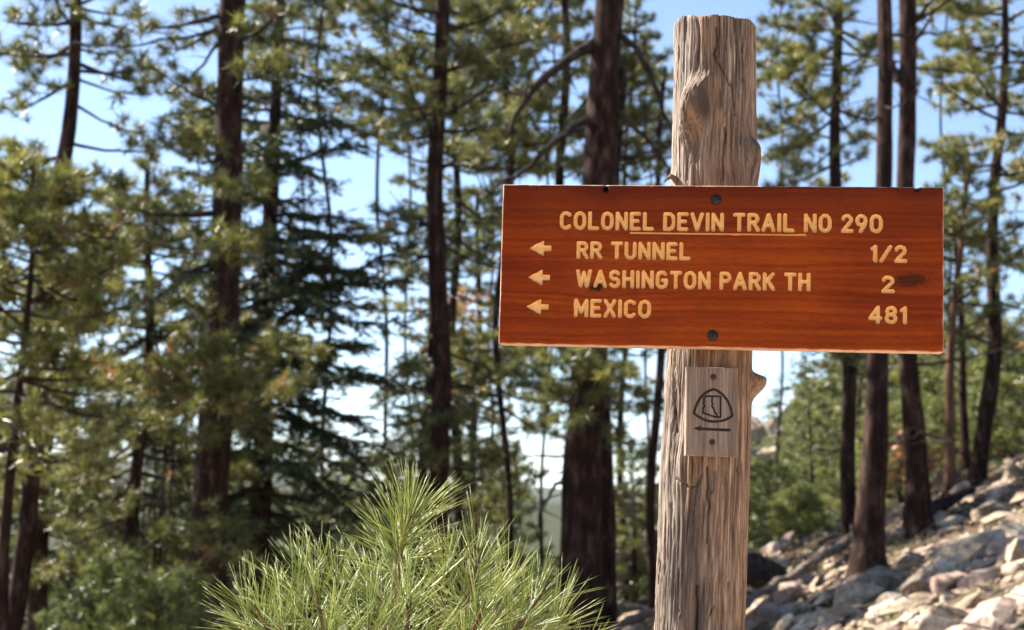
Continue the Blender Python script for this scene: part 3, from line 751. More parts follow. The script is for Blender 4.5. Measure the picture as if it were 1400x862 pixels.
NTREES = [0]
def tree(name, label, cat, Y, pts, zones=(), boughs=(), leaf=M_PINE, bark=M_BARK, mode='pine', k=26, w=.0135, size=.16, tint=.5, top_extra=6.0, seed=0, group=None, dead=()):
    rng = np.random.RandomState(seed or (100 + NTREES[0])); NTREES[0] += 1
    Q, rr = trunk_path(pts, Y, top_extra)
    base = Q[0].copy(); base[2] = float(ground_z(base[0], base[1]))
    tr = thing(name, base, label, cat, group)
    g = Geo(); tube(g, Q, rr, 16, .5, .10, seed=NTREES[0]); build(g, "trunk", bark, tr, smooth=True)
    def at_z(z): return np.array([np.interp(z, Q[:, 2], Q[:, 0]), np.interp(z, Q[:, 2], Q[:, 1]), z]), float(np.interp(z, Q[:, 2], rr))
    tips = []; limbs = []
    for (py0, py1, n, L, elev, dens) in zones:
        cx = pts[0][0]
        z0 = W(cx, py0, Y)[2]; z1 = W(cx, py1, Y)[2]
        z0 = min(z0, Q[-1][2] - .2)
        az = rng.rand() * 6.28
        for q in range(n):
            z = z0 + (z1 - z0) * (q + rng.rand()) / n; az += 2.4 + rng.rand() * .6
            if z > W(cx, -70, Y)[2] and rng.rand() < .86: continue
            p0, r_ = at_z(z); l_ = L * (.45 + .8 * rng.rand()) * min(1, .35 + (Q[-1][2] - z) / 4)
            e = elev + (.22 if mode == 'pine' else .30) * rng.normal()
            p1 = p0 + np.array([math.cos(az), math.sin(az), e]) * l_
            wg = Geo(); bough(wg, tips, p0, p1, min(r_ * .5, .012 + l_ * .012), rng, max(4, int(l_ * (7.5 if mode == 'pine' else 13) * dens)), .50 if mode == 'pine' else .42, mode, .06 if mode == 'pine' else -.05, .28 if mode == 'pine' else .12)
            limbs.append(wg)
    if top_extra < 5:
        az = 0; ht = Q[-1][2]
        for q in range(14):
            z = ht - 1.6 * (q + .5) / 14; az += 2.4; p0, r_ = at_z(z); l_ = .18 + .55 * (ht - z) * (.7 + .5 * rng.rand())
            wg = Geo(); bough(wg, tips, p0, p0 + np.array([math.cos(az), math.sin(az), .35]) * l_, .012, rng, max(3, int(l_ * 9)), .30, mode, .03, .15); limbs.append(wg)
    for (py0, px1, py1, dY, dens, th_) in boughs:
        z = W(pts[0][0], py0, Y)[2]; p0, r_ = at_z(z); p1 = W(px1, py1, Y + dY); l_ = np.linalg.norm(p1 - p0)
        wg = Geo(); bough(wg, tips, p0, p1, th_, rng, max(4, int(l_ * 8.5 * abs(dens)) if dens else 5), .5, mode, .05, .2 if dens > .8 else .4, 0 if dens > 0 else 1.0)
        limbs.append(wg)
    if Y < 26 and cat == "pine" and pts[-1][2] > 15:      # bare dead side limbs
        for q in range(7):
            z = W(pts[0][0], rng.uniform(20, 640), Y)[2]; z = min(z, Q[-1][2] - .6); p0, r_ = at_z(z); a_ = rng.rand() * 6.28; l_ = .6 + 1.3 * rng.rand()
            wg = Geo(); bough(wg, [], p0, p0 + np.array([math.cos(a_), math.sin(a_), .15 * rng.normal() - .12]) * l_, .012 + .012 * rng.rand(), rng, 6, .4, 'pine', .05, .3, 1.0, .14); limbs.append(wg)
    for path, r_ in dead:       # bare dead limbs given point by point
        P = np.array([W(a, b_, Y + c_) for a, b_, c_ in path]); s_ = np.linspace(0, len(P) - 1, 14); P = np.stack([np.interp(s_, np.arange(len(P)), P[:, q]) for q in range(3)], -1)
        P[1:-1] = (P[:-2] + 2 * P[1:-1] + P[2:]) / 4; P[2:] += rng.normal(size=P[2:].shape) * .012
        wg = Geo(); tube(wg, P, np.linspace(r_, r_ * .25, 14), 7)
        for q in range(7):
            i_ = rng.randint(4, 13); d = unit(P[i_] - P[i_ - 1] + rng.normal(size=3) * .9); l_ = .15 + .5 * rng.rand()
            tube(wg, [P[i_], P[i_] + d * l_ * .5, P[i_] + d * l_ + rng.normal(size=3) * .05], [r_ * .3, r_ * .2, .004], 4)
        limbs.append(wg)
    for wg in limbs: build(wg, "branch", M_TWIG, tr, smooth=True)
    if tips:
        g = Geo(); P = np.array([a for a, b_ in tips]); D = np.array([b_ for a, b_ in tips])
        tufts(g, P, D, size * (.8 + .4 * rng.rand(len(P))), k, w, mode, tint, rng)
        build(g, "crown", leaf, tr, kind="stuff"); STAT.append((name, Y, len(P), g.tris() + sum(x.tris() for x in limbs)))
    return tr
STAT = []
PG = "pines of the open forest behind the sign"
# --- right side
tree("pine_tree", "thick straight pine behind the sign with long bare arching limbs", "pine", 18.0,
     [(836, -60, 38), (830, 60, 40), (820, 250, 46), (803, 480, 46), (797, 640, 52), (792, 862, 62)],
     zones=[], boughs=[(500, 745, 560, -.6, .8, .03), (560, 720, 520, .8, 1, .02), (520, 860, 560, .6, .9, .02), (470, 760, 500, -1.2, 1.1, .02), (600, 850, 600, -.5, .6, .02), (470, 850, 520, -1.2, 1.2, .02), (500, 770, 585, -1.0, 1.2, .02)],
     dead=[([(812, 60, 0), (790, 75, -.2), (750, 100, -.5), (722, 128, -.7), (706, 158, -.8), (690, 190, -.9)], .085),
           ([(812, 158, 0), (780, 178, -.2), (745, 205, -.4), (715, 238, -.5), (690, 245, -.6), (655, 275, -.7)], .055),
           ([(842, 45, 0), (866, 62, -.2), (882, 90, -.3), (900, 130, -.4), (920, 182, -.4), (930, 215, -.4)], .055),
           ([(838, 145, 0), (858, 165, -.2), (885, 190, -.3), (905, 215, -.3), (925, 245, -.3)], .045),
           ([(845, 42, 0), (866, 44, .2), (882, 42, .3)], .025), ([(778, 655, 0), (760, 663, -.2), (742, 692, -.3), (733, 735, -.4)], .032)], tint=.5)
tree("pine_tree", "slender second stem close against the right of the thick pine behind the sign", "pine", 18.7,
     [(838, 240, 16), (826, 480, 18), (822, 640, 22), (832, 862, 27)], zones=[(100, 240, 6, .9, .2, 1.0)], top_extra=1.6)
tree("pine_tree", "grey-edged leaning pine rooted among the rocks right of the sign post", "pine", 18.4,
     [(1205, -60, 18), (1208, 60, 20), (1211, 250, 22), (1200, 485, 28), (1190, 680, 38), (1188, 750, 44), (1188, 778, 56)],
     zones=[(-380, -70, 12, 2.0, .15, 1.1)], dead=[([(1203, 160, 0), (1188, 166, -.2), (1165, 163, -.4), (1150, 140, -.5)], .022)])
tree("pine_tree", "tall dark pine just right of the grey-edged pine, rooted at the crest of the rocks", "pine", 21.0,
     [(1240, -60, 22), (1239, 60, 24), (1238, 250, 23), (1242, 485, 25), (1252, 640, 30), (1256, 712, 42)],
     zones=[(-330, -80, 11, 2.0, .15, 1.0)], boughs=[(36, 1345, -40, -.5, .7, .03), (70, 1300, -30, .6, .8, .03)],
     dead=[([(1230, 110, 0), (1216, 85, 0), (1208, 66, 0)], .09), ([(1246, 33, 0), (1262, 18, -.2), (1280, -8, -.3)], .05)], tint=.55)
tree("pine_tree", "dark slim pine between the sign post and the grey-edged pine, with layered side limbs", "pine", 24.0,
     [(1140, -60, 10), (1142, 40, 13), (1147, 250, 16), (1158, 485, 18), (1164, 760, 22)],
     zones=[(-200, 0, 9, 2.2, .1, 1.1), (0, 250, 20, 1.15, .06, .8), (430, 520, 5, .9, -.1, 1)],
     boughs=[(40, 1055, 30, -1, 1.3, .03), (60, 1050, 110, -1.2, 1.3, .03), (115, 1060, 150, .4, 1.2, .03), (160, 1060, 215, -.6, 1.1, .03), (40, 1215, 60, 1.5, .5, .03), (20, 1070, -30, .5, 1.4, .03),
             (200, 1085, 240, -1, .9, .02), (150, 1205, 165, -.4, .5, .03), (80, 1085, 70, .8, 1.2, .02), (90, 1040, 60, .3, 1.3, .02), (140, 1040, 190, .3, 1.4, .02)], tint=.62, size=.17)
tree("pine_tree", "leaning pine near the right edge with bright clumped foliage and bare lower trunk", "pine", 26.0,
     [(1376, -60, 8), (1371, 80, 11), (1363, 250, 14), (1356, 480, 19), (1338, 648, 24)],
     zones=[(-180, 60, 14, 2.3, .12, 1.2), (60, 250, 15, 1.7, .05, 1.0), (250, 470, 7, 1.3, -.1, .8)],
     boughs=[(90, 1275, 95, -.5, 1.2, .03), (60, 1290, 60, -.8, 1.4, .03), (140, 1285, 150, .6, 1.0, .03), (200, 1275, 215, -.4, 1.0, .03), (230, 1290, 240, .4, 1.0, .02), (20, 1300, 10, 0, 1.4, .03),
             (280, 1300, 330, -.3, .5, .02), (120, 1400, 110, -.5, 1.2, .03), (330, 1420, 380, -.3, .8, .02)], tint=.60, size=.17)
tree("pine_tree", "short reddish slender trunk on the crest left of the leaning right-edge pine", "pine", 25.0,
     [(1304, 485, 11), (1300, 560, 13), (1296, 662, 16)], zones=[(250, 470, 12, 1.2, .1, 1.0)], bark=M_BARKR, top_extra=3.4, tint=.55)
tree("pine_tree", "thin dark trunk close behind the reddish slender trunk on the crest", "pine", 28.0,
     [(1316, 520, 10), (1320, 580, 12), (1322, 655, 14)], zones=[(300, 480, 10, 1.3, .1, 1.0)], top_extra=3.5)
tree("pine_tree", "thin dark trunk half hidden by the left side of the sign post", "pine", 24.0,
     [(899, 480, 11), (897, 560, 12), (894, 700, 13), (893, 862, 15)], zones=[(120, 470, 14, 1.2, .1, 1.0)], top_extra=5.0, tint=.5)
tree("pine_tree", "slim pine showing between the thick pine and the sign post", "pine", 30.0,
     [(858, 250, 6), (850, 520, 8), (853, 700, 9)], zones=[(120, 640, 26, 1.35, .05, .9)], top_extra=4.0, tint=.55)
# --- middle
tree("pine_tree", "tall straight dark pine in the middle of the left half", "pine", 20.0,
     [(602, -60, 18), (601, 60, 20), (599, 250, 22), (600, 430, 24), (600, 640, 27), (604, 862, 30)],
     zones=[(-260, -20, 12, 2.2, .15, 1.1), (0, 230, 16, 1.35, .1, 1.0), (500, 640, 7, 1.0, -.1, 1.0)],
     boughs=[(40, 700, 10, -.6, 1.1, .03), (100, 690, 60, .5, 1.1, .03), (150, 510, 175, -.8, 1.1, .03), (185, 500, 185, .6, 1.0, .03), (110, 500, 80, -.5, 1.1, .03), (300, 500, 330, -.6, .9, .03), (310, 520, 290, .4, .9, .03),
             (330, 690, 370, -.3, .5, .03), (80, 520, 130, .3, 1.0, .03), (60, 660, 90, -.4, 1.2, .03), (180, 680, 170, .2, 1.0, .03)],
     dead=[([(592, 310, 0), (570, 300, -.1), (548, 298, -.2), (515, 308, -.3)], .03), ([(610, 325, 0), (640, 340, -.1), (675, 360, -.2), (700, 372, -.2)], .028)], tint=.48)
tree("pine_tree", "thin pine just right of the tall straight middle pine", "pine", 27.0,
     [(628, 60, 8), (624, 200, 9), (620, 430, 12), (624, 700, 14)], zones=[(-100, 60, 9, 1.5, .1, 1.1), (60, 430, 26, 1.45, .05, 1.0), (430, 700, 14, 1.2, 0, 1)], top_extra=4, tint=.6)
tree("pine_tree", "slender crooked pine midway between the straight middle pine and the thick twin pine", "pine", 25.0,
     [(699, -60, 7), (691, 60, 9), (697, 180, 10), (682, 430, 9), (692, 700, 9)], zones=[(-140, 40, 12, 1.7, .1, 1.2), (40, 250, 20, 1.5, .05, 1.1), (440, 560, 12, 1.1, 0, 1.1)],
     boughs=[(60, 640, 30, -.4, 1.2, .02), (100, 640, 140, .4, 1.2, .02), (30, 745, 0, .2, 1.2, .02), (90, 750, 60, .4, 1.2, .02), (170, 745, 140, -.4, 1.2, .02), (200, 655, 215, -.4, 1.2, .02), (220, 740, 235, -.4, 1.0, .02)], top_extra=4, tint=.68)
tree("pine_tree", "pair-stemmed thin pine just left of the thick pine's upper trunk", "pine", 26.0,
     [(772, -60, 9), (771, 60, 11), (769, 135, 12), (768, 250, 13), (788, 480, 14), (796, 700, 15)], zones=[(-160, 30, 10, 1.5, .1, 1.1), (30, 250, 14, 1.3, .0, .9), (470, 560, 8, .8, -.1, 1)], top_extra=4, tint=.6)
tree("pine_tree", "pale slender pine behind the sapling's top, right of the tall middle pine", "pine", 32.0,
     [(652, 470, 9), (650, 560, 10), (648, 700, 12), (646, 800, 12)], zones=[(300, 480, 16, 1.2, .0, 1.1), (480, 720, 26, 1.25, -.05, 1.0)], top_extra=3.5, tint=.6)
# --- left
tree("pine_tree", "big dark reddish pine left of centre, foliage wrapped round its mid trunk", "pine", 16.0,
     [(320, -60, 34), (320, 0, 35), (312, 215, 38), (304, 430, 44), (291, 620, 47), (285, 800, 50), (280, 900, 54)],
     zones=[(-360, -70, 12, 2.1, .12, 1.0), (430, 560, 9, 1.0, -.05, 1.1)],
     boughs=[(15, 190, 40, -.5, .35, .035), (20, 240, 70, .5, .9, .03), (150, 205, 90, -.8, .5, .02), (290, 175, 285, -.6, .7, .045), (300, 230, 330, .6, .8, .03), (60, 380, 20, -.8, 1.2, .03), (110, 385, 90, -1.0, 1.2, .02), (210, 215, 200, .6, 1.0, .02),
             (250, 260, 175, -.4, 1.1, .02), (120, 262, 130, .3, 1.0, .02), (520, 220, 560, -.4, 1.0, .02), (340, 320, 330, -1.6, 1.2, .02), (270, 330, 250, -1.5, 1.0, .02), (500, 330, 520, -1.2, 1.2, .02), (480, 260, 470, -1.2, 1.2, .02), (520, 300, 560, -1.3, 1.2, .02),
             (560, 360, 600, -.5, .8, .02), (590, 250, 600, -1, 1, .02), (700, 240, 745, -1, 1, .02), (700, 330, 770, -1, 1, .02)],
     dead=[([(300, 350, 0), (270, 372, -.2), (235, 375, -.3), (205, 390, -.3), (170, 385, -.4)], .035)], bark=M_BARK, tint=.5)
tree("fir_tree", "dark dense fir with flat drooping sprays between the big left pine and the middle pine", "fir", 21.0,
     [(379, 30, 12), (374, 150, 17), (370, 340, 22), (364, 480, 25), (355, 640, 28), (348, 862, 33)],
     zones=[(-160, 120, 14, 1.1, .0, 1.2), (120, 330, 26, 1.5, -.10, 1.2), (330, 560, 40, 2.1, -.20, 1.2), (560, 780, 22, 2.0, -.22, 1.1)],
     boughs=[(380, 560, 380, -.4, 1.3, .03), (420, 550, 440, .2, 1.3, .03), (350, 490, 370, -1, 1.2, .03), (480, 540, 520, -.5, 1.2, .03), (560, 530, 610, -.4, 1.2, .03), (540, 500, 570, .5, 1.2, .03), (300, 460, 320, 0, 1.2, .02), (610, 520, 680, 0, 1.1, .02), (450, 500, 470, -1, 1.3, .02)],
     leaf=M_FIR, mode='fir', k=13, w=.026, size=.15, tint=.45, top_extra=4)
tree("fir_tree", "smaller dark fir standing behind the middle pine's bare lower trunk", "fir", 24.0,
     [(588, 300, 7), (586, 420, 10), (584, 560, 13), (580, 760, 16)],
     zones=[(280, 470, 12, .55, -.1, 1.2), (470, 720, 26, 1.25, -.15, 1.2)], leaf=M_FIR, mode='fir', k=13, w=.026, size=.15, tint=.5, top_extra=.6)
tree("pine_tree", "slender leaning pine at far left with open branches against the sky", "pine", 17.0,
     [(104, -60, 14), (100, 20, 16), (90, 170, 19), (80, 245, 21), (68, 380, 24), (60, 480, 26), (40, 660, 24), (12, 862, 26)],
     zones=[(-300, -40, 12, 2.0, .12, 1.1), (-20, 120, 8, 1.0, .1, .9), (230, 420, 16, 1.25, 0, 1.2), (420, 640, 14, 1.2, -.05, 1.1)],
     boughs=[(30, 10, 30, -.5, 1.1, .03), (60, 30, 90, .5, 1.1, .03), (110, 20, 150, -.4, .9, .03), (85, 215, 115, .3, .25, .03), (105, 205, 130, -.5, .2, .02), (195, 215, 205, -.3, .3, .025), (140, 190, 185, .3, .3, .02), (215, 5, 215, .2, .9, .03), (10, 190, 20, .3, .8, .02), (60, 160, 60, -.3, .6, .02)], tint=.5)
tree("pine_tree", "near bright-needled pine at the left edge in front of the slender leaning pine", "pine", 13.5,
     [(34, 350, 7), (30, 450, 9), (24, 640, 13), (6, 862, 17)],
     zones=[(240, 330, 8, .8, .3, 1.0), (330, 480, 15, 1.5, .15, .8), (480, 640, 14, 1.45, -.05, .9)], top_extra=1.0, tint=.60, size=.14,
     boughs=[(270, 110, 275, -.3, 1.3, .02), (330, 130, 330, .3, 1.3, .02), (380, 140, 420, -.3, 1.3, .02), (500, 120, 500, -.3, 1.3, .02), (250, 0, 300, -.3, 1.3, .02)])
tree("pine_tree", "pine with an open crooked crown between the left edge and the big left pine", "pine", 20.0,
     [(205, 300, 9), (200, 450, 13), (188, 640, 17), (180, 862, 22)],
     zones=[(270, 420, 14, 1.3, .1, .9), (420, 560, 8, 1.5, .0, .8), (560, 760, 20, 1.7, -.1, 1.2)], top_extra=.8, tint=.5)
tree("pine_tree", "dark pine trunk standing behind the leaning pine at the lower left", "pine", 22.0,
     [(66, 560, 20), (58, 700, 24), (50, 862, 28)], zones=[(300, 600, 16, 1.5, .05, 1.0), (600, 800, 10, 1.3, -.1, 1.0)], top_extra=2.5, tint=.4)
tree("pine_tree", "pine behind the fir whose bright upper foliage shows at the top left of centre", "pine", 28.0,
     [(440, -60, 4), (436, 100, 5), (450, 300, 5), (444, 700, 6)], zones=[(-180, 60, 14, 2.4, .1, 1.2), (60, 170, 9, 1.9, .05, .9), (600, 800, 14, 1.8, 0, 1)], top_extra=3, tint=.52)
tree("pine_tree", "distant pine with loose foliage right of the fir near the top of the picture", "pine", 30.0,
     [(520, -60, 4), (526, 60, 5), (518, 300, 5), (535, 700, 6)], zones=[(-200, 40, 12, 2.2, .1, 1.1), (40, 190, 8, 1.5, .05, .8), (640, 800, 12, 1.6, 0, 1)], top_extra=3, tint=.55)
for (x_, Y, zn, lab) in (
        (150, 27, [(330, 620, 18, 1.4, 0, 1)], "slim background pine between the far-left leaning pine and the big left pine"),
        (262, 31, [(170, 460, 14, 1.1, 0, .9), (460, 800, 20, 1.6, -.05, .9)], "slim background pine just left of the big left pine"),
        (405, 33, [(-100, 160, 16, 1.8, .1, 1), (300, 480, 8, 1.2, 0, .9), (480, 800, 18, 1.6, 0, .9)], "slim background pine showing just right of the dark fir"),
        (565, 31, [(-100, 180, 16, 1.7, .1, .9), (610, 820, 16, 1.5, 0, 1)], "distant slim pine just left of the straight middle pine"),
        (662, 33, [(-100, 250, 26, 1.7, .1, 1.0), (260, 480, 10, 1.2, 0, .9), (480, 690, 16, 1.3, 0, 1)], "distant slim pine behind the sign's left edge"),
        (742, 30, [(-100, 240, 26, 1.5, .1, 1.0), (470, 550, 10, 1.0, 0, 1)], "distant slim pine behind the arching dead limbs"),
        (880, 33, [(120, 300, 12, .8, .05, .9), (440, 620, 12, 1.1, 0, .9)], "distant slim pine just left of the post's upper part"),
        (1068, 34, [(-80, 250, 24, 1.3, .1, 1.0)], "distant slim pine just right of the post's upper part"),
        (1185, 36, [(430, 620, 14, 1.4, 0, 1)], "distant slim pine behind the grey-edged pine"),
        (1290, 33, [(-80, 150, 12, 1.4, .1, .9), (390, 640, 20, 1.6, 0, 1)], "distant slim pine between the dark pine and the leaning right-edge pine"),
        (1410, 30, [(-80, 640, 34, 1.8, 0, 1.0)], "distant slim pine at the right edge of the picture")):
    y_ = min(max(-60, zn[0][0]), 400)
    tree("pine_tree", lab, "pine", float(Y), [(x_ + 4, y_, 2), (x_ + 2 + 11 * math.sin(x_ * 3), y_ + 150, 3), (x_ + 14 * math.sin(x_), 560, 4), (x_ - 3, 760, 5)], zones=zn, top_extra=1.0 if y_ > 0 else 3.0, k=16, w=.024, size=.17, tint=.5 + .12 * math.sin(x_))
for (x_, Y, top, lab) in ((28, 25, 560, "dark fir low at the left edge behind the leaning pine's foot"), (128, 28, 600, "dark fir low between the leaning pine and the open crooked-crown pine"), (232, 25, 590, "dark fir low just left of the big left pine's foot"),
                          (690, 37, 640, "dark fir low behind the right side of the sapling")):
    tree("fir_tree", lab, "fir", float(Y), [(x_, top, 4), (x_ - 1, top + 120, 9), (x_ - 2, 862, 15)], zones=[(top, top + 90, 10, .8, 0, 1.2), (top + 90, 880, 30, 1.9, -.15, 1.1)], leaf=M_FIR, mode='fir', k=13, w=.026, size=.16, tint=.75, top_extra=.3)
# lower storey
for (px, top, Y, wd, lab, tn, lf) in (
        (165, 770, 18.0, 1.3, "young light green conifer low between the leaning pine and big left pine", .3, M_BRIGHT),
        (225, 800, 13.0, .9, "low bright young conifer beside the foot of the big left pine", .45, M_BRIGHT),
        (300, 640, 26.0, 2.0, "dark young conifer behind the foot of the big left pine", .2, M_BRIGHT),
        (430, 640, 26.0, 2.0, "bushy conifer behind the left part of the bright sapling", .15, M_BRIGHT),
        (520, 690, 24.0, 1.8, "bushy conifer behind the middle of the bright sapling", .25, M_BRIGHT),
        (690, 600, 34.0, 1.7, "pale hazy young conifer behind the sapling's right part", .3, M_BRIGHT),
        (866, 615, 26.0, 1.3, "light green bushy pine between the thick pine and the post", .75, M_BRIGHT),
        (1052, 640, 29.0, 1.3, "light green bushy pine just right of the sign post", .75, M_BRIGHT),
        (1110, 525, 33.0, 1.15, "tall bushy green pine right of the post, below the sign", .4, M_BRIGHT),
        (1092, 680, 27.0, 1.1, "low light green pine behind the dark fallen log", .6, M_BRIGHT),
        (1215, 560, 31.0, 1.5, "yellow-green young pine seen between the two big right trunks", .6, M_BRIGHT),
        (1283, 500, 33.0, 1.9, "green young pine left of the reddish slender trunk", .5, M_BRIGHT),
        (1385, 470, 31.0, 2.2, "green young pine at the right edge above the rocks", .45, M_BRIGHT),
        (1345, 430, 38.0, 2.6, "dark green conifer behind the leaning right-edge pine", .15, M_BRIGHT),
        (1180, 470, 40.0, 2.4, "tall green conifer far behind the grey-edged pine", .25, M_BRIGHT),
        (1250, 420, 42.0, 2.5, "tall green conifer far behind the dark pine on the right", .3, M_BRIGHT),
        (735, 790, 22.0, 1.3, "low green bush-like pine left of the thick pine's foot", .3, M_BRIGHT)):
    b_ = float(ground_z(W(px, 700, Y)[0], Y)); tp = W(px, top, Y)
    bp = W(px, 700, Y).copy(); bp[2] = b_
    sc_ = scale_at(bp); H = tp[2] - b_
    rng = np.random.RandomState(int(px)); NTREES[0] += 1
    tr = thing("young_pine", bp, lab, "young pine", "young pines of the lower storey")
    Pt = np.array([[bp[0] + .03 * math.sin(q * 5), Y, b_ - .1 + (H + .1) * q] for q in np.linspace(0, 1, 10)])
    g = Geo(); tube(g, Pt, np.linspace(.02 + H * .012, .008, 10), 8); build(g, "trunk", M_TWIG, tr, smooth=True)
    tips = []; wg = Geo()
    low = max(b_, W(px, 900, Y)[2] - .5); n = int(26 + 8 * (tp[2] - low)); az = 0
    for q in range(n):
        f = (q + .5) / n; z = low + (tp[2] - low) * f; az += 2.4
        l_ = wd * ((tp[2] - z) / max(2.2, (tp[2] - low))) ** .75 * (.75 + .4 * rng.rand()) + .12
        p0 = np.array([bp[0], Y, z]); bough(wg, tips, p0, p0 + np.array([math.cos(az), math.sin(az), .28]) * l_, .014, rng, max(3, int(l_ * 7)), .38, 'pine', .03, .25)
    build(wg, "branch", M_TWIG, tr, smooth=True)
    g = Geo(); P = np.array([a for a, c_ in tips]); D = np.array([c_ for a, c_ in tips]); tufts(g, P, D, .14 * (.8 + .4 * rng.rand(len(P))), 26, .0125, 'pine', tn * (.8 if px < 800 else 1.05), rng)
    build(g, "crown", lf, tr, kind="stuff"); STAT.append(("young", Y, len(P), g.tris() + wg.tris()))

if 1: print("tree tris", sum(s_[3] for s_ in STAT), "tufts", sum(s_[2] for s_ in STAT))
#%%REST
# ------------------------------------------------------------------ far forest
def ground_hit(px, py, y0=8.0, y1=400):
    """world point where the line of sight through a pixel meets the ground"""
    d = ray(px, py); d = d / d[1]; Ys = np.geomspace(y0, y1, 900); P = CAM + d * Ys[:, None]
    h = P[:, 2] - ground_z(P[:, 0], P[:, 1]); i_ = np.where(h < 0)[0]
    return P[i_[0]] if len(i_) else P[np.argmin(h)]
rng = np.random.RandomState(5); g = Geo(); cnt = 0; Pn, Hn = [], []
for q in range(2600):
    y = 60 + 520 * rng.rand() ** 1.3; x = y * (-.42 + .9 * rng.rand()); Pn.append((x, y)); Hn.append(6 + 7 * rng.rand())
for q in range(900):
    y = 140 + 110 * rng.rand(); x = y * (.15 + .40 * rng.rand()); Pn.append((x, y)); Hn.append(5 + 5 * rng.rand())
Pn = np.array(Pn); Hn = np.array(Hn); zg_ = ground_z(Pn[:, 0], Pn[:, 1]); K = 28
f = rng.rand(len(Pn), K) ** .8; az = rng.rand(len(Pn), K) * 6.283; rad = Hn[:, None] * .17 * (1.02 - f) * (.4 + .7 * rng.rand(len(Pn), K))
c = np.stack([Pn[:, 0:1] + rad * np.cos(az), Pn[:, 1:2] + rad * np.sin(az), zg_[:, None] + Hn[:, None] * (.08 + .92 * f)], -1)
d1 = rng.normal(size=c.shape); d2 = rng.normal(size=c.shape); d1[..., 2] *= .4; d2[..., 2] *= .6
sz = (Hn[:, None, None] * .062 * (1.25 - f[..., None]))
T_ = np.stack([c + d1 * sz, c + d2 * sz, c - (d1 + d2) * sz * .7], 2).reshape(-1, 3)
tt = np.repeat(np.clip(np.repeat(.3 + .25 * rng.normal(size=len(Pn)), K) + .1 * rng.normal(size=len(Pn) * K), 0, .93), 3)
g.add(T_, None, np.arange(len(T_)).reshape(-1, 3), tt)
fo = build(g, "distant_forest", M_PINE, kind="stuff"); fo["label"] = "distant conifer forest covering the valley and the far hillside"; fo["category"] = "forest"

# ------------------------------------------------------------------ rocks
import bmesh
def rock_mesh(name, seed, sub=3, flat=(1, .8, .55), cuts=13, rough=.035):
    rg = np.random.RandomState(seed); bm = bmesh.new(); bmesh.ops.create_icosphere(bm, subdivisions=sub, radius=1.0)
    V = np.array([v.co[:] for v in bm.verts])
    for q in range(cuts):
        n = unit(rg.normal(size=3) * np.array([1, 1, 1.3])); d = .28 + .36 * rg.rand()
        V -= np.maximum(0, V @ n - d)[:, None] * n * .96
    # layered ledges
    V += unit(V) * (rough * fbm(V[:, 0] * 2.5 + seed, V[:, 1] * 2.5, V[:, 2] * 2.5, seed, 4))[:, None]
    V[:, 2] += .05 * np.sign(np.sin(V[:, 2] * 9 + seed)) * (np.abs(V[:, 2]) < .5)
    V *= np.array(flat)
    for v, c_ in zip(bm.verts, V): v.co = c_
    me = bpy.data.meshes.new(name); bm.to_mesh(me); bm.free(); return me
RM = []
for q in range(10):
    me = rock_mesh("rock", 20 + q, 3 if q < 4 else 2, [(1.1, .7, .42), (1, .8, .55), (1.2, .6, .35), (.9, .8, .7), (1.25, .7, .32)][q % 5])
    me.materials.append([M_ROCK, M_ROCKP, M_ROCK, M_ROCKD, M_ROCK, M_ROCKP, M_ROCK][q % 7]); RM.append(me)
rg = random.Random(4)
def hero(px, py, wpx, hpx, rot, mt, label, seed, cuts=8, tilt=.5):
    p = ground_hit(px, py + hpx * .35); sc = scale_at(p)
    me = rock_mesh("boulder", seed, 4, (1, .8, hpx / wpx * 1.15), cuts, .05); me.materials.append(mt)
    o = bpy.data.objects.new("boulder", me); COL.objects.link(o)
    o.location = (p[0], p[1] + wpx * sc * .2, p[2] + hpx * sc * .18); s_ = wpx * sc * .62; o.scale = (s_, s_, s_); o.rotation_euler = (.05, -rot, .25)
    tag(o, label, "boulder"); return o
hero(1312, 848, 150, 70, 0.02, M_ROCK, "large flat-topped pale boulder at the bottom right corner of the rock field", 301, 9)
hero(1305, 765, 150, 44, .60, M_ROCK, "long bright tilted slab in the middle of the rock field", 302, 9)
hero(1062, 822, 78, 40, .45, M_ROCKP, "rounded pinkish boulder just right of the post's foot, beneath the slim log", 303, 5)
hero(1182, 808, 54, 42, .15, M_ROCKD, "shaded brown block just below the trunk of the grey-edged pine", 304, 9)
hero(1385, 640, 44, 46, .9, M_ROCK, "upright pale rock at the top right edge of the slope", 305, 9)
hero(1392, 760, 60, 60, .7, M_ROCK, "tilted pale slab against the right edge of the picture", 306, 9)
hero(1275, 705, 56, 26, .5, M_ROCK, "pale rock beside the foot of the dark pine", 307, 8)
hero(1215, 830, 60, 30, .4, M_ROCKD, "brown layered rock left of the large flat-topped boulder", 308, 9)
hero(1352, 700, 60, 30, .35, M_ROCK, "broad grey rock above the long bright slab", 309, 8)
hero(1130, 846, 66, 26, .35, M_ROCKP, "low pink slab at the bottom edge between the rounded and the brown rocks", 310, 8)
n = 0; placed = []
while n < 285:
    x0 = rg.uniform(840, 1420); y0 = rg.uniform(640, 880); p = ground_hit(x0, y0)
    if p[1] > 33 or p[1] < 9: continue
    if rg.random() > min(1, (p[1] / 18) ** .8) and False: continue
    w_ = .10 + .26 * rg.random() ** 1.7 + (.20 if rg.random() < .16 else 0)
    me = RM[rg.randrange(10)]; o = bpy.data.objects.new("rock", me); COL.objects.link(o)
    o.location = (p[0], p[1], p[2] + w_ * .12); o.scale = (w_ * 1.2, w_, w_ * rg.uniform(.6, 1.05)); o.rotation_euler = (rg.uniform(-.25, .25), -rg.uniform(.05, .75), rg.uniform(-.5, .7))
    placed.append((o, p, w_, RM.index(me))); n += 1
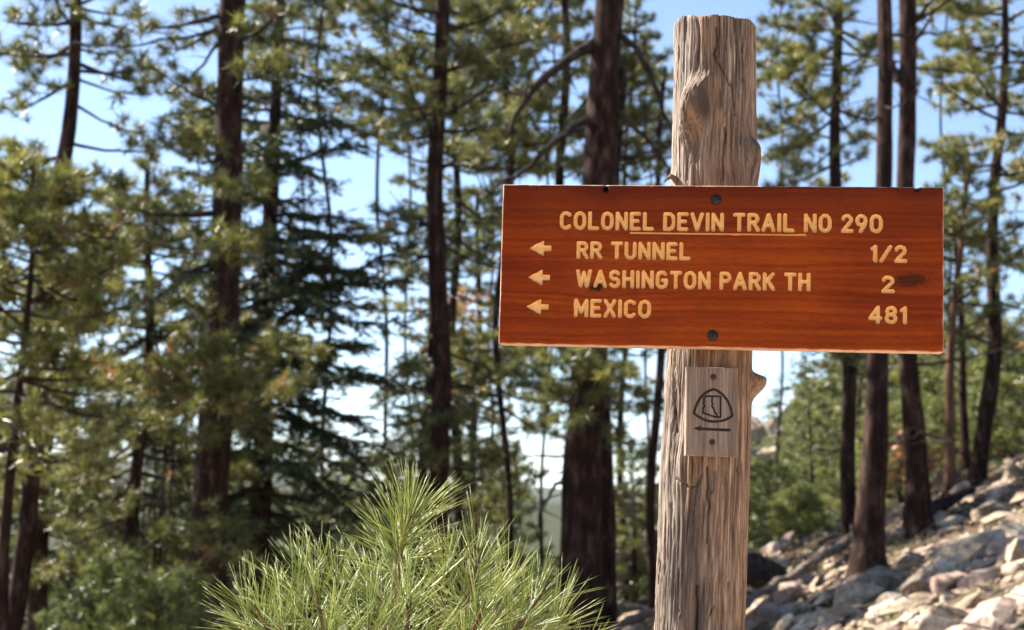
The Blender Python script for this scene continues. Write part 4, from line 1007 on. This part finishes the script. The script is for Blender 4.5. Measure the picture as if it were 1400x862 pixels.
LM = [("the post's foot", 1030, 850), ("the rounded pinkish boulder", 1062, 822), ("the foot of the grey-edged pine", 1190, 780), ("the foot of the dark pine", 1258, 710), ("the long bright slab", 1305, 765), ("the large flat-topped boulder", 1312, 848),
      ("the foot of the leaning right-edge pine", 1338, 655), ("the slab against the right edge", 1392, 760), ("the shaded brown block", 1182, 815), ("the thin stick left of the post", 870, 848), ("the slim leaning log", 1105, 785), ("the broad grey rock above the long slab", 1352, 700)]
CN = ["pale grey", "pinkish", "pale grey", "brown", "pale grey", "pinkish", "pale grey"]; by = {}
for o, p, w_, mi in placed:
    d = p - CAM; zc = d @ fw; px, py = 700 + F * (d @ rt) / zc, 431 - F * (d @ up) / zc
    l_ = min(LM, key=lambda q: math.hypot(q[1] - px, q[2] - py))[0]; by.setdefault((l_, CN[mi % 7]), []).append((w_ / zc, id(o), o))
for (l_, c_), v_ in by.items():
    v_.sort(key=lambda q: -q[0])
    for q, (a, b_, o) in enumerate(v_):
        tag(o, ("biggest %s rock near %s", "second biggest %s rock near %s", "third biggest %s rock near %s")[q] % (c_, l_) if q < 3 else "one of the smaller %s rocks near %s" % (c_, l_), "rock", "rocks strewn over the slope")
for (px, py, wp, hp, lab, sd) in ((1036, 588, 44, 54, "orange-tinged crag just right of the post, on the far hillside", 401), (1060, 618, 46, 40, "pale lower crag of the far outcrop right of the post", 402), (1066, 588, 34, 50, "pale slanting upper slab of the far outcrop right of the post", 403), (1032, 612, 26, 40, "dark crag of the far outcrop touching the post's right edge", 404)):
    o = hero(px, py, wp, hp, .6, M_ROCKP if sd == 401 else (M_ROCKD if sd == 404 else M_ROCK), lab, sd, 9); o.name = "crag"; o["category"] = "crag"

# scree: countless small stones, one sheet of rubble
rng = np.random.RandomState(8); ico = rock_mesh("pebble_src", 77, 1, (1, .8, .5), 4, .1)
iv = np.array([v.co[:] for v in ico.vertices]); it = np.array([list(p.vertices) for p in ico.polygons]); bpy.data.meshes.remove(ico)
N = 4500; ys = 9.5 + 22 * rng.rand(N); xs = ys * (.03 + .36 * rng.rand(N)); zs_ = ground_z(xs, ys); sz = .025 + .06 * rng.rand(N) ** 2
an = rng.rand(N) * 6.28; ca, sa = np.cos(an), np.sin(an)
vv = iv[None] * sz[:, None, None] * (1 + .3 * rng.normal(size=(N, 1, 3)))
vv = np.stack([vv[..., 0] * ca[:, None] - vv[..., 1] * sa[:, None], vv[..., 0] * sa[:, None] + vv[..., 1] * ca[:, None], vv[..., 2] - vv[..., 0] * .3], -1) + np.stack([xs, ys, zs_ + .01], -1)[:, None, :]
g = Geo(); g.add(vv.reshape(-1, 3), None, (it[None] + (np.arange(N) * len(iv))[:, None, None]).reshape(-1, 3))
o = build(g, "scree", M_ROCKP, kind="stuff"); o["label"] = "small pale stones scattered between the rocks of the slope"; o["category"] = "scree"
N = 1100; ico = rock_mesh("stone_src", 78, 2, (1, .75, .45), 13, .03); iv = np.array([v.co[:] for v in ico.vertices]); it = np.array([list(p.vertices) for p in ico.polygons]); bpy.data.meshes.remove(ico)
ys = 10 + 20 * rng.rand(N); xs = ys * (.05 + .34 * rng.rand(N)); sz = .06 + .11 * rng.rand(N) ** 1.5; g = Geo()
for q in range(N):
    A_ = np.array(Matrix.Rotation(rng.rand() * 6.28, 3, 'Z') @ Matrix.Rotation(-.2 - .5 * rng.rand(), 3, 'Y') @ Matrix.Rotation(rng.normal() * .6, 3, 'X'))
    if rng.rand() < .6: A_ = np.array(Matrix.Rotation(-.2 - .5 * rng.rand(), 3, 'Y') @ Matrix.Rotation(rng.rand() * 6.28, 3, 'Z'))
    g.add((iv * (sz[q] * (.7 + .6 * rng.rand(3)))) @ A_.T + [xs[q], ys[q], float(ground_z(xs[q], ys[q])) + sz[q] * .25], None, it)
o = build(g, "rubble", M_ROCK, kind="stuff"); o["label"] = "broken grey stones packed between the larger rocks of the slope"; o["category"] = "rubble"
g = Geo(); N = 420; ys = 10 + 20 * rng.rand(N); xs = ys * (.03 + .36 * rng.rand(N))
for q in range(N):
    p = np.array([xs[q], ys[q], float(ground_z(xs[q], ys[q])) + .05 + .08 * rng.rand()]); d = unit(np.array([rng.normal(), rng.normal(), .35 * rng.normal() + .2])); l_ = .12 + .5 * rng.rand() ** 2
    tube(g, [p, p + d * l_ * .5 + rng.normal(size=3) * .02, p + d * l_], [.012, .009, .004], 4, rng.rand())
o = build(g, "fallen_twigs", M_LOG, kind="stuff"); o["label"] = "dead twigs and short sticks lying among the rocks"; o["category"] = "twigs"
# dry grass and low herbs
N = 2600; ys = 9.5 + 22 * rng.rand(N); xs = ys * (.02 + .38 * rng.rand(N)); keep = fbm(xs * .7, ys * .7, 0, 5, 2) > .05; xs, ys = xs[keep], ys[keep]
P = np.stack([xs, ys, ground_z(xs, ys) + .03], -1); g = Geo(); tufts(g, P, np.tile([0, 0, 1.0], (len(P), 1)), .10, 16, .008, 'pine', .6, rng)
o = build(g, "dry_grass", M_GRASS, kind="stuff"); o["label"] = "yellow-green dry grass tufts growing between the rocks"; o["category"] = "grass"

# ------------------------------------------------------------------ fallen wood
def log_thing(name, pts, mt, label, cat, twigs=0, seed=1):
    rg_ = np.random.RandomState(seed); P = []; Rr = []
    for px, py, r_, Y in pts: p = W(px, py, Y); P.append(p); Rr.append(r_ * scale_at(p))
    s_ = np.linspace(0, len(P) - 1, 16); P = np.array(P); P = np.stack([np.interp(s_, np.arange(len(P)), P[:, q]) for q in range(3)], -1); Rr = np.interp(s_, np.arange(len(Rr)), Rr)
    P[1:-1] += rg_.normal(size=P[1:-1].shape) * .02
    t_ = thing(name, P[0], label, cat); g = Geo(); tube(g, P, Rr, 14, .5, .16, seed)
    c0 = len(g.v[0]); g.add(np.vstack([g.v[0][:14], P[0]]), None, [((k + 1) % 14, k, 14) for k in range(14)]); build(g, "trunk", mt, t_, smooth=True)
    for k in range(twigs):
        g = Geo(); i_ = rg_.randint(3, 13); d = unit(rg_.normal(size=3) + [0, -.2, .6]); tube(g, [P[i_], P[i_] + d * .25, P[i_] + d * .5 + rg_.normal(size=3) * .06], [Rr[i_] * .35, Rr[i_] * .22, .008], 6); build(g, "branch", mt, t_, smooth=True)
    return t_
log_thing("fallen_log", [(985, 770, 20, 19.5), (1030, 778, 22, 20), (1062, 790, 18, 20.5), (1074, 800, 10, 21)], M_CHAR, "thick charred log lying just right of the post", "log", 2, 3)
log_thing("fallen_log", [(1000, 836, 5, 16.5), (1050, 805, 6, 18), (1105, 775, 7, 20), (1165, 735, 7, 22)], M_LOG, "long slim weathered log leaning up the slope to the grey-edged pine", "log", 2, 4)
log_thing("fallen_log", [(1262, 706, 8, 21.5), (1290, 690, 8, 22.2), (1330, 668, 5, 23.5)], M_BARK, "dark log lying across the crest beside the dark pine's foot", "log", 1, 5)
log_thing("fallen_log", [(838, 862, 5, 17.0), (870, 845, 6, 18.5), (905, 835, 6, 20)], M_LOG, "thin stick of dead wood left of the post's foot", "log", 0, 6)

# ------------------------------------------------------------------ autumn shrubs
for (px, py, Y, sz_, nn, lab) in ((1232, 628, 27.0, 22, 60, "red-leaved shrub between the two big right trunks"), (640, 455, 29.0, 34, 70, "reddish autumn oak spray left of the sign's lower corner"), (235, 520, 19.0, 20, 30, "russet leaf cluster low on the left beside the big pine")):
    c = W(px, py, Y); sc = scale_at(c); b_ = np.array([c[0], Y, float(ground_z(c[0], Y))]); rng = np.random.RandomState(int(px))
    t_ = thing("oak_shrub", b_, lab, "shrub"); g = Geo(); tips = []
    for q in range(7):
        e = c + rng.normal(size=3) * sz_ * sc * .8; tube(g, [b_, b_ * .5 + e * .5 + rng.normal(size=3) * .1, e], [.03, .02, .005], 5)
        for z in range(nn // 7): tips.append(e + rng.normal(size=3) * sz_ * sc * .55)
    build(g, "stem", M_TWIG, t_, smooth=True); tips = np.array(tips); g = Geo(); n = len(tips); K = 9
    cc = tips[:, None, :] + rng.normal(size=(n, K, 3)) * .09; d1 = rng.normal(size=cc.shape) * .035; d2 = rng.normal(size=cc.shape) * .035
    V = np.stack([cc - d1, cc - d2, cc + d1, cc + d2], 2).reshape(-1, 3); g.add(V, np.arange(len(V)).reshape(-1, 4), None, np.repeat(rng.rand(n * K), 4)); build(g, "crown", M_RED, t_, kind="stuff")

# ------------------------------------------------------------------ the near sapling
M_SHOOT = bark_mat("sapling_shoot", (.06, .035, .02), (.17, .10, .055), (.34, .24, .15))
rng = np.random.RandomState(17)
def needles(geo, P, n, L, spread, tint, rng, wd=.00095):
    """bundles of three long needles round the last stretch of a shoot"""
    P = np.asarray(P); tip = P[-1]; u = unit(P[-1] - P[-2])
    seg = np.linalg.norm(np.diff(P, axis=0), axis=1); tot = seg.sum(); cs = np.concatenate([[0], np.cumsum(seg)])
    nb = n // 3; f = 1 - rng.rand(nb) ** 1.1 * min(1, .10 / tot); at_ = f * tot
    B = np.stack([np.interp(at_, cs, P[:, q]) for q in range(3)], -1)
    a = np.cross(u, [0, 1, 0.2]); a = a / np.linalg.norm(a); b_ = np.cross(u, a)
    ph = rng.rand(nb) * 6.283; back = (1 - f) * tot / .10
    al = np.radians(10 + spread * (.3 + .9 * rng.rand(nb)) * (.6 + .9 * back))
    rd = a * np.cos(ph)[:, None] + b_ * np.sin(ph)[:, None]; d = u * np.cos(al)[:, None] + rd * np.sin(al)[:, None]; d[:, 2] += .10; d = unit(d)
    B = B + rd * .003
    D = unit(np.repeat(d, 3, 0) + rng.normal(size=(nb * 3, 3)) * .055); Bs = np.repeat(B, 3, 0)
    Ls = np.repeat(L * (.75 + .35 * rng.rand(nb)), 3) * (.94 + .1 * rng.rand(nb * 3)); m_ = len(Bs)
    sd = unit(np.cross(D, rng.normal(size=(m_, 3)))); up_ = np.cross(D, sd); bend = (rng.normal(size=(m_, 3)) * .05 + np.array([0, 0, -.035]))
    rings = []
    for s_, ww in ((0, .7), (.4, 1.0), (.8, .8)):
        c = Bs + D * (Ls * s_)[:, None] + bend * (Ls * s_ ** 2)[:, None]
        for q in range(3):
            an = q * 2.094; rings.append(c + (sd * math.cos(an) + up_ * math.sin(an)) * wd * .55 * ww)
    tipv = Bs + D * Ls[:, None] + bend * Ls[:, None]; V = np.stack(rings + [tipv], 1)
    q = [(r_ * 3 + j, r_ * 3 + (j + 1) % 3, r_ * 3 + 3 + (j + 1) % 3, r_ * 3 + 3 + j) for r_ in (0, 1) for j in range(3)]; t_ = [(6, 7, 9), (7, 8, 9), (8, 6, 9)]
    o_ = (np.arange(m_) * 10)[:, None, None]
    tt = np.clip(tint + .22 * rng.normal(size=m_)[:, None] + np.linspace(-.10, .18, 10)[None], 0, 1)
    geo.add(V.reshape(-1, 3), (np.array(q)[None] + o_).reshape(-1, 4), (np.array(t_)[None] + o_).reshape(-1, 3), tt.reshape(-1))
SY = 2.25; sx = W(540, 870, SY)[0]; gz = float(ground_z(sx, SY)); lead = W(562, 704, SY - .03)
sap = thing("pine_sapling", (sx, SY, gz), "bright long-needled pine sapling in front, its top lower left of the sign", "pine sapling")
stem = np.array([[sx - .02, SY, gz - .1], [sx - .01, SY + .02, gz + .5], [sx, SY + .01, gz + 1.0], W(536, 862, SY), W(541, 800, SY - .01), W(547, 752, SY - .02), lead])
g = Geo(); tube(g, stem, [.022, .019, .014, .0085, .007, .0055, .0042], 10); build(g, "trunk", M_SHOOT, sap, smooth=True)
SH = [(655, 758, 2.22, 76, .13), (738, 815, 2.28, 56, .12), (700, 792, 2.38, 62, .12), (612, 776, 2.42, 80, .12), (500, 768, 2.36, 102, .12), (455, 782, 2.42, 106, .12),
      (398, 796, 2.2, 112, .13), (352, 835, 2.16, 120, .12), (335, 850, 2.32, 126, .12), (430, 810, 2.06, 106, .12), (520, 815, 2.06, 95, .12), (560, 822, 2.02, 84, .12), 
      (662, 828, 2.06, 68, .12), (712, 850, 2.1, 56, .12), (765, 850, 2.3, 48, .12), (382, 856, 2.02, 118, .12), (442, 862, 1.96, 102, .12), (500, 868, 1.96, 95, .12), (580, 880, 1.96, 85, .12),
      (640, 885, 1.98, 76, .12), (700, 892, 2.05, 60, .12), (760, 885, 2.2, 42, .12), (540, 785, 2.45, 92, .12), (640, 800, 2.40, 74, .12), (680, 840, 2.3, 66, .12), 
      (540, 850, 2.14, 90, .11), (800, 905, 2.3, 35, .1)]
g = Geo(); needles(g, stem[-3:], 330, .108, 52, .5, rng); build(g, "needles", M_SAP, sap, kind="stuff")
for k, (px, py, Y, ang, ln) in enumerate(SH):
    tip = W(px, py, Y); u = np.array([math.cos(R(ang)), (Y - SY) * .8, math.sin(R(ang))]); u = unit(u)
    bz = max(gz + .4, tip[2] - .10 - .75 * math.hypot(tip[0] - sx, tip[1] - SY)); bz = min(bz, stem[5][2])
    b0 = np.array([np.interp(bz, stem[:, 2], stem[:, q]) for q in range(3)])
    m1 = tip - u * ln; m0 = (b0 * .45 + m1 * .55) + np.array([0, 0, -.02])
    P = np.array([b0, (b0 + m0) / 2 + rng.normal(size=3) * .006, m0, (m0 + m1) / 2, m1, tip - u * ln * .4, tip])
    g = Geo(); tube(g, P, [.006, .0055, .005, .0046, .0042, .0038, .003], 7)
    # buds and scale leaves
    for q in range(5): e = tip - u * .006 * q; dq = unit(u + rng.normal(size=3) * .4); tube(g, [e, e + dq * .006, e + dq * .012], [.0025, .0022, .0004], 5)
    br = build(g, "branch", M_SHOOT, sap, smooth=True)
    g = Geo(); needles(g, P[2:], rng.randint(75, 140), .104, 52, .40 + .16 * rng.rand(), rng)
    V = build(g, "needles", M_SAP, sap, kind="stuff")
for k in range(14):
    z = gz + .35 + .055 * k; a = k * 2.4; l_ = .42 - .01 * k; b0 = np.array([sx, SY, z]); u = unit(np.array([math.cos(a), math.sin(a), .5])); e = b0 + u * l_
    P = np.array([b0, b0 + u * l_ * .5 - [0, 0, .03], b0 + u * l_ * .75 - [0, 0, .02], e]); g = Geo(); tube(g, P, [.006, .005, .004, .003], 6); build(g, "branch", M_SHOOT, sap, smooth=True)
    g = Geo(); needles(g, P, 150, .11, 52, .45, rng); build(g, "needles", M_SAP, sap, kind="stuff")

# ------------------------------------------------------------------ air
zmin = float(go.data.vertices[0].co.z); zs_all = np.empty(len(go.data.vertices) * 3, np.float32); go.data.vertices.foreach_get("co", zs_all); zs_all = zs_all[2::3]
lo, hi = float(zs_all.min()) - 1.5, float(zs_all.max()) + 25; S_ = 9400.0
c = np.array([[x, y, z] for z in (lo, hi) for y in (-S_, S_ + 30) for x in (-S_, S_)])
me = mesh_from("haze", c, np.array([(0, 2, 3, 1), (4, 5, 7, 6), (0, 1, 5, 4), (2, 6, 7, 3), (0, 4, 6, 2), (1, 3, 7, 5)]), np.zeros((0, 3)))
m_ = bpy.data.materials.new("haze_air"); m_.use_nodes = True; t = m_.node_tree; t.nodes.remove(t.nodes["Principled BSDF"])
pv = t.nodes.new("ShaderNodeVolumePrincipled"); pv.inputs["Color"].default_value = (.86, .92, 1, 1); pv.inputs["Density"].default_value = HAZE; pv.inputs["Anisotropy"].default_value = .3
t.links.new(pv.outputs[0], t.nodes["Material Output"].inputs["Volume"])
hz = link("haze", me, m_); hz["kind"] = "stuff"; hz["label"] = "thin bluish air haze over the valley and the distant hills"; hz["category"] = "haze"
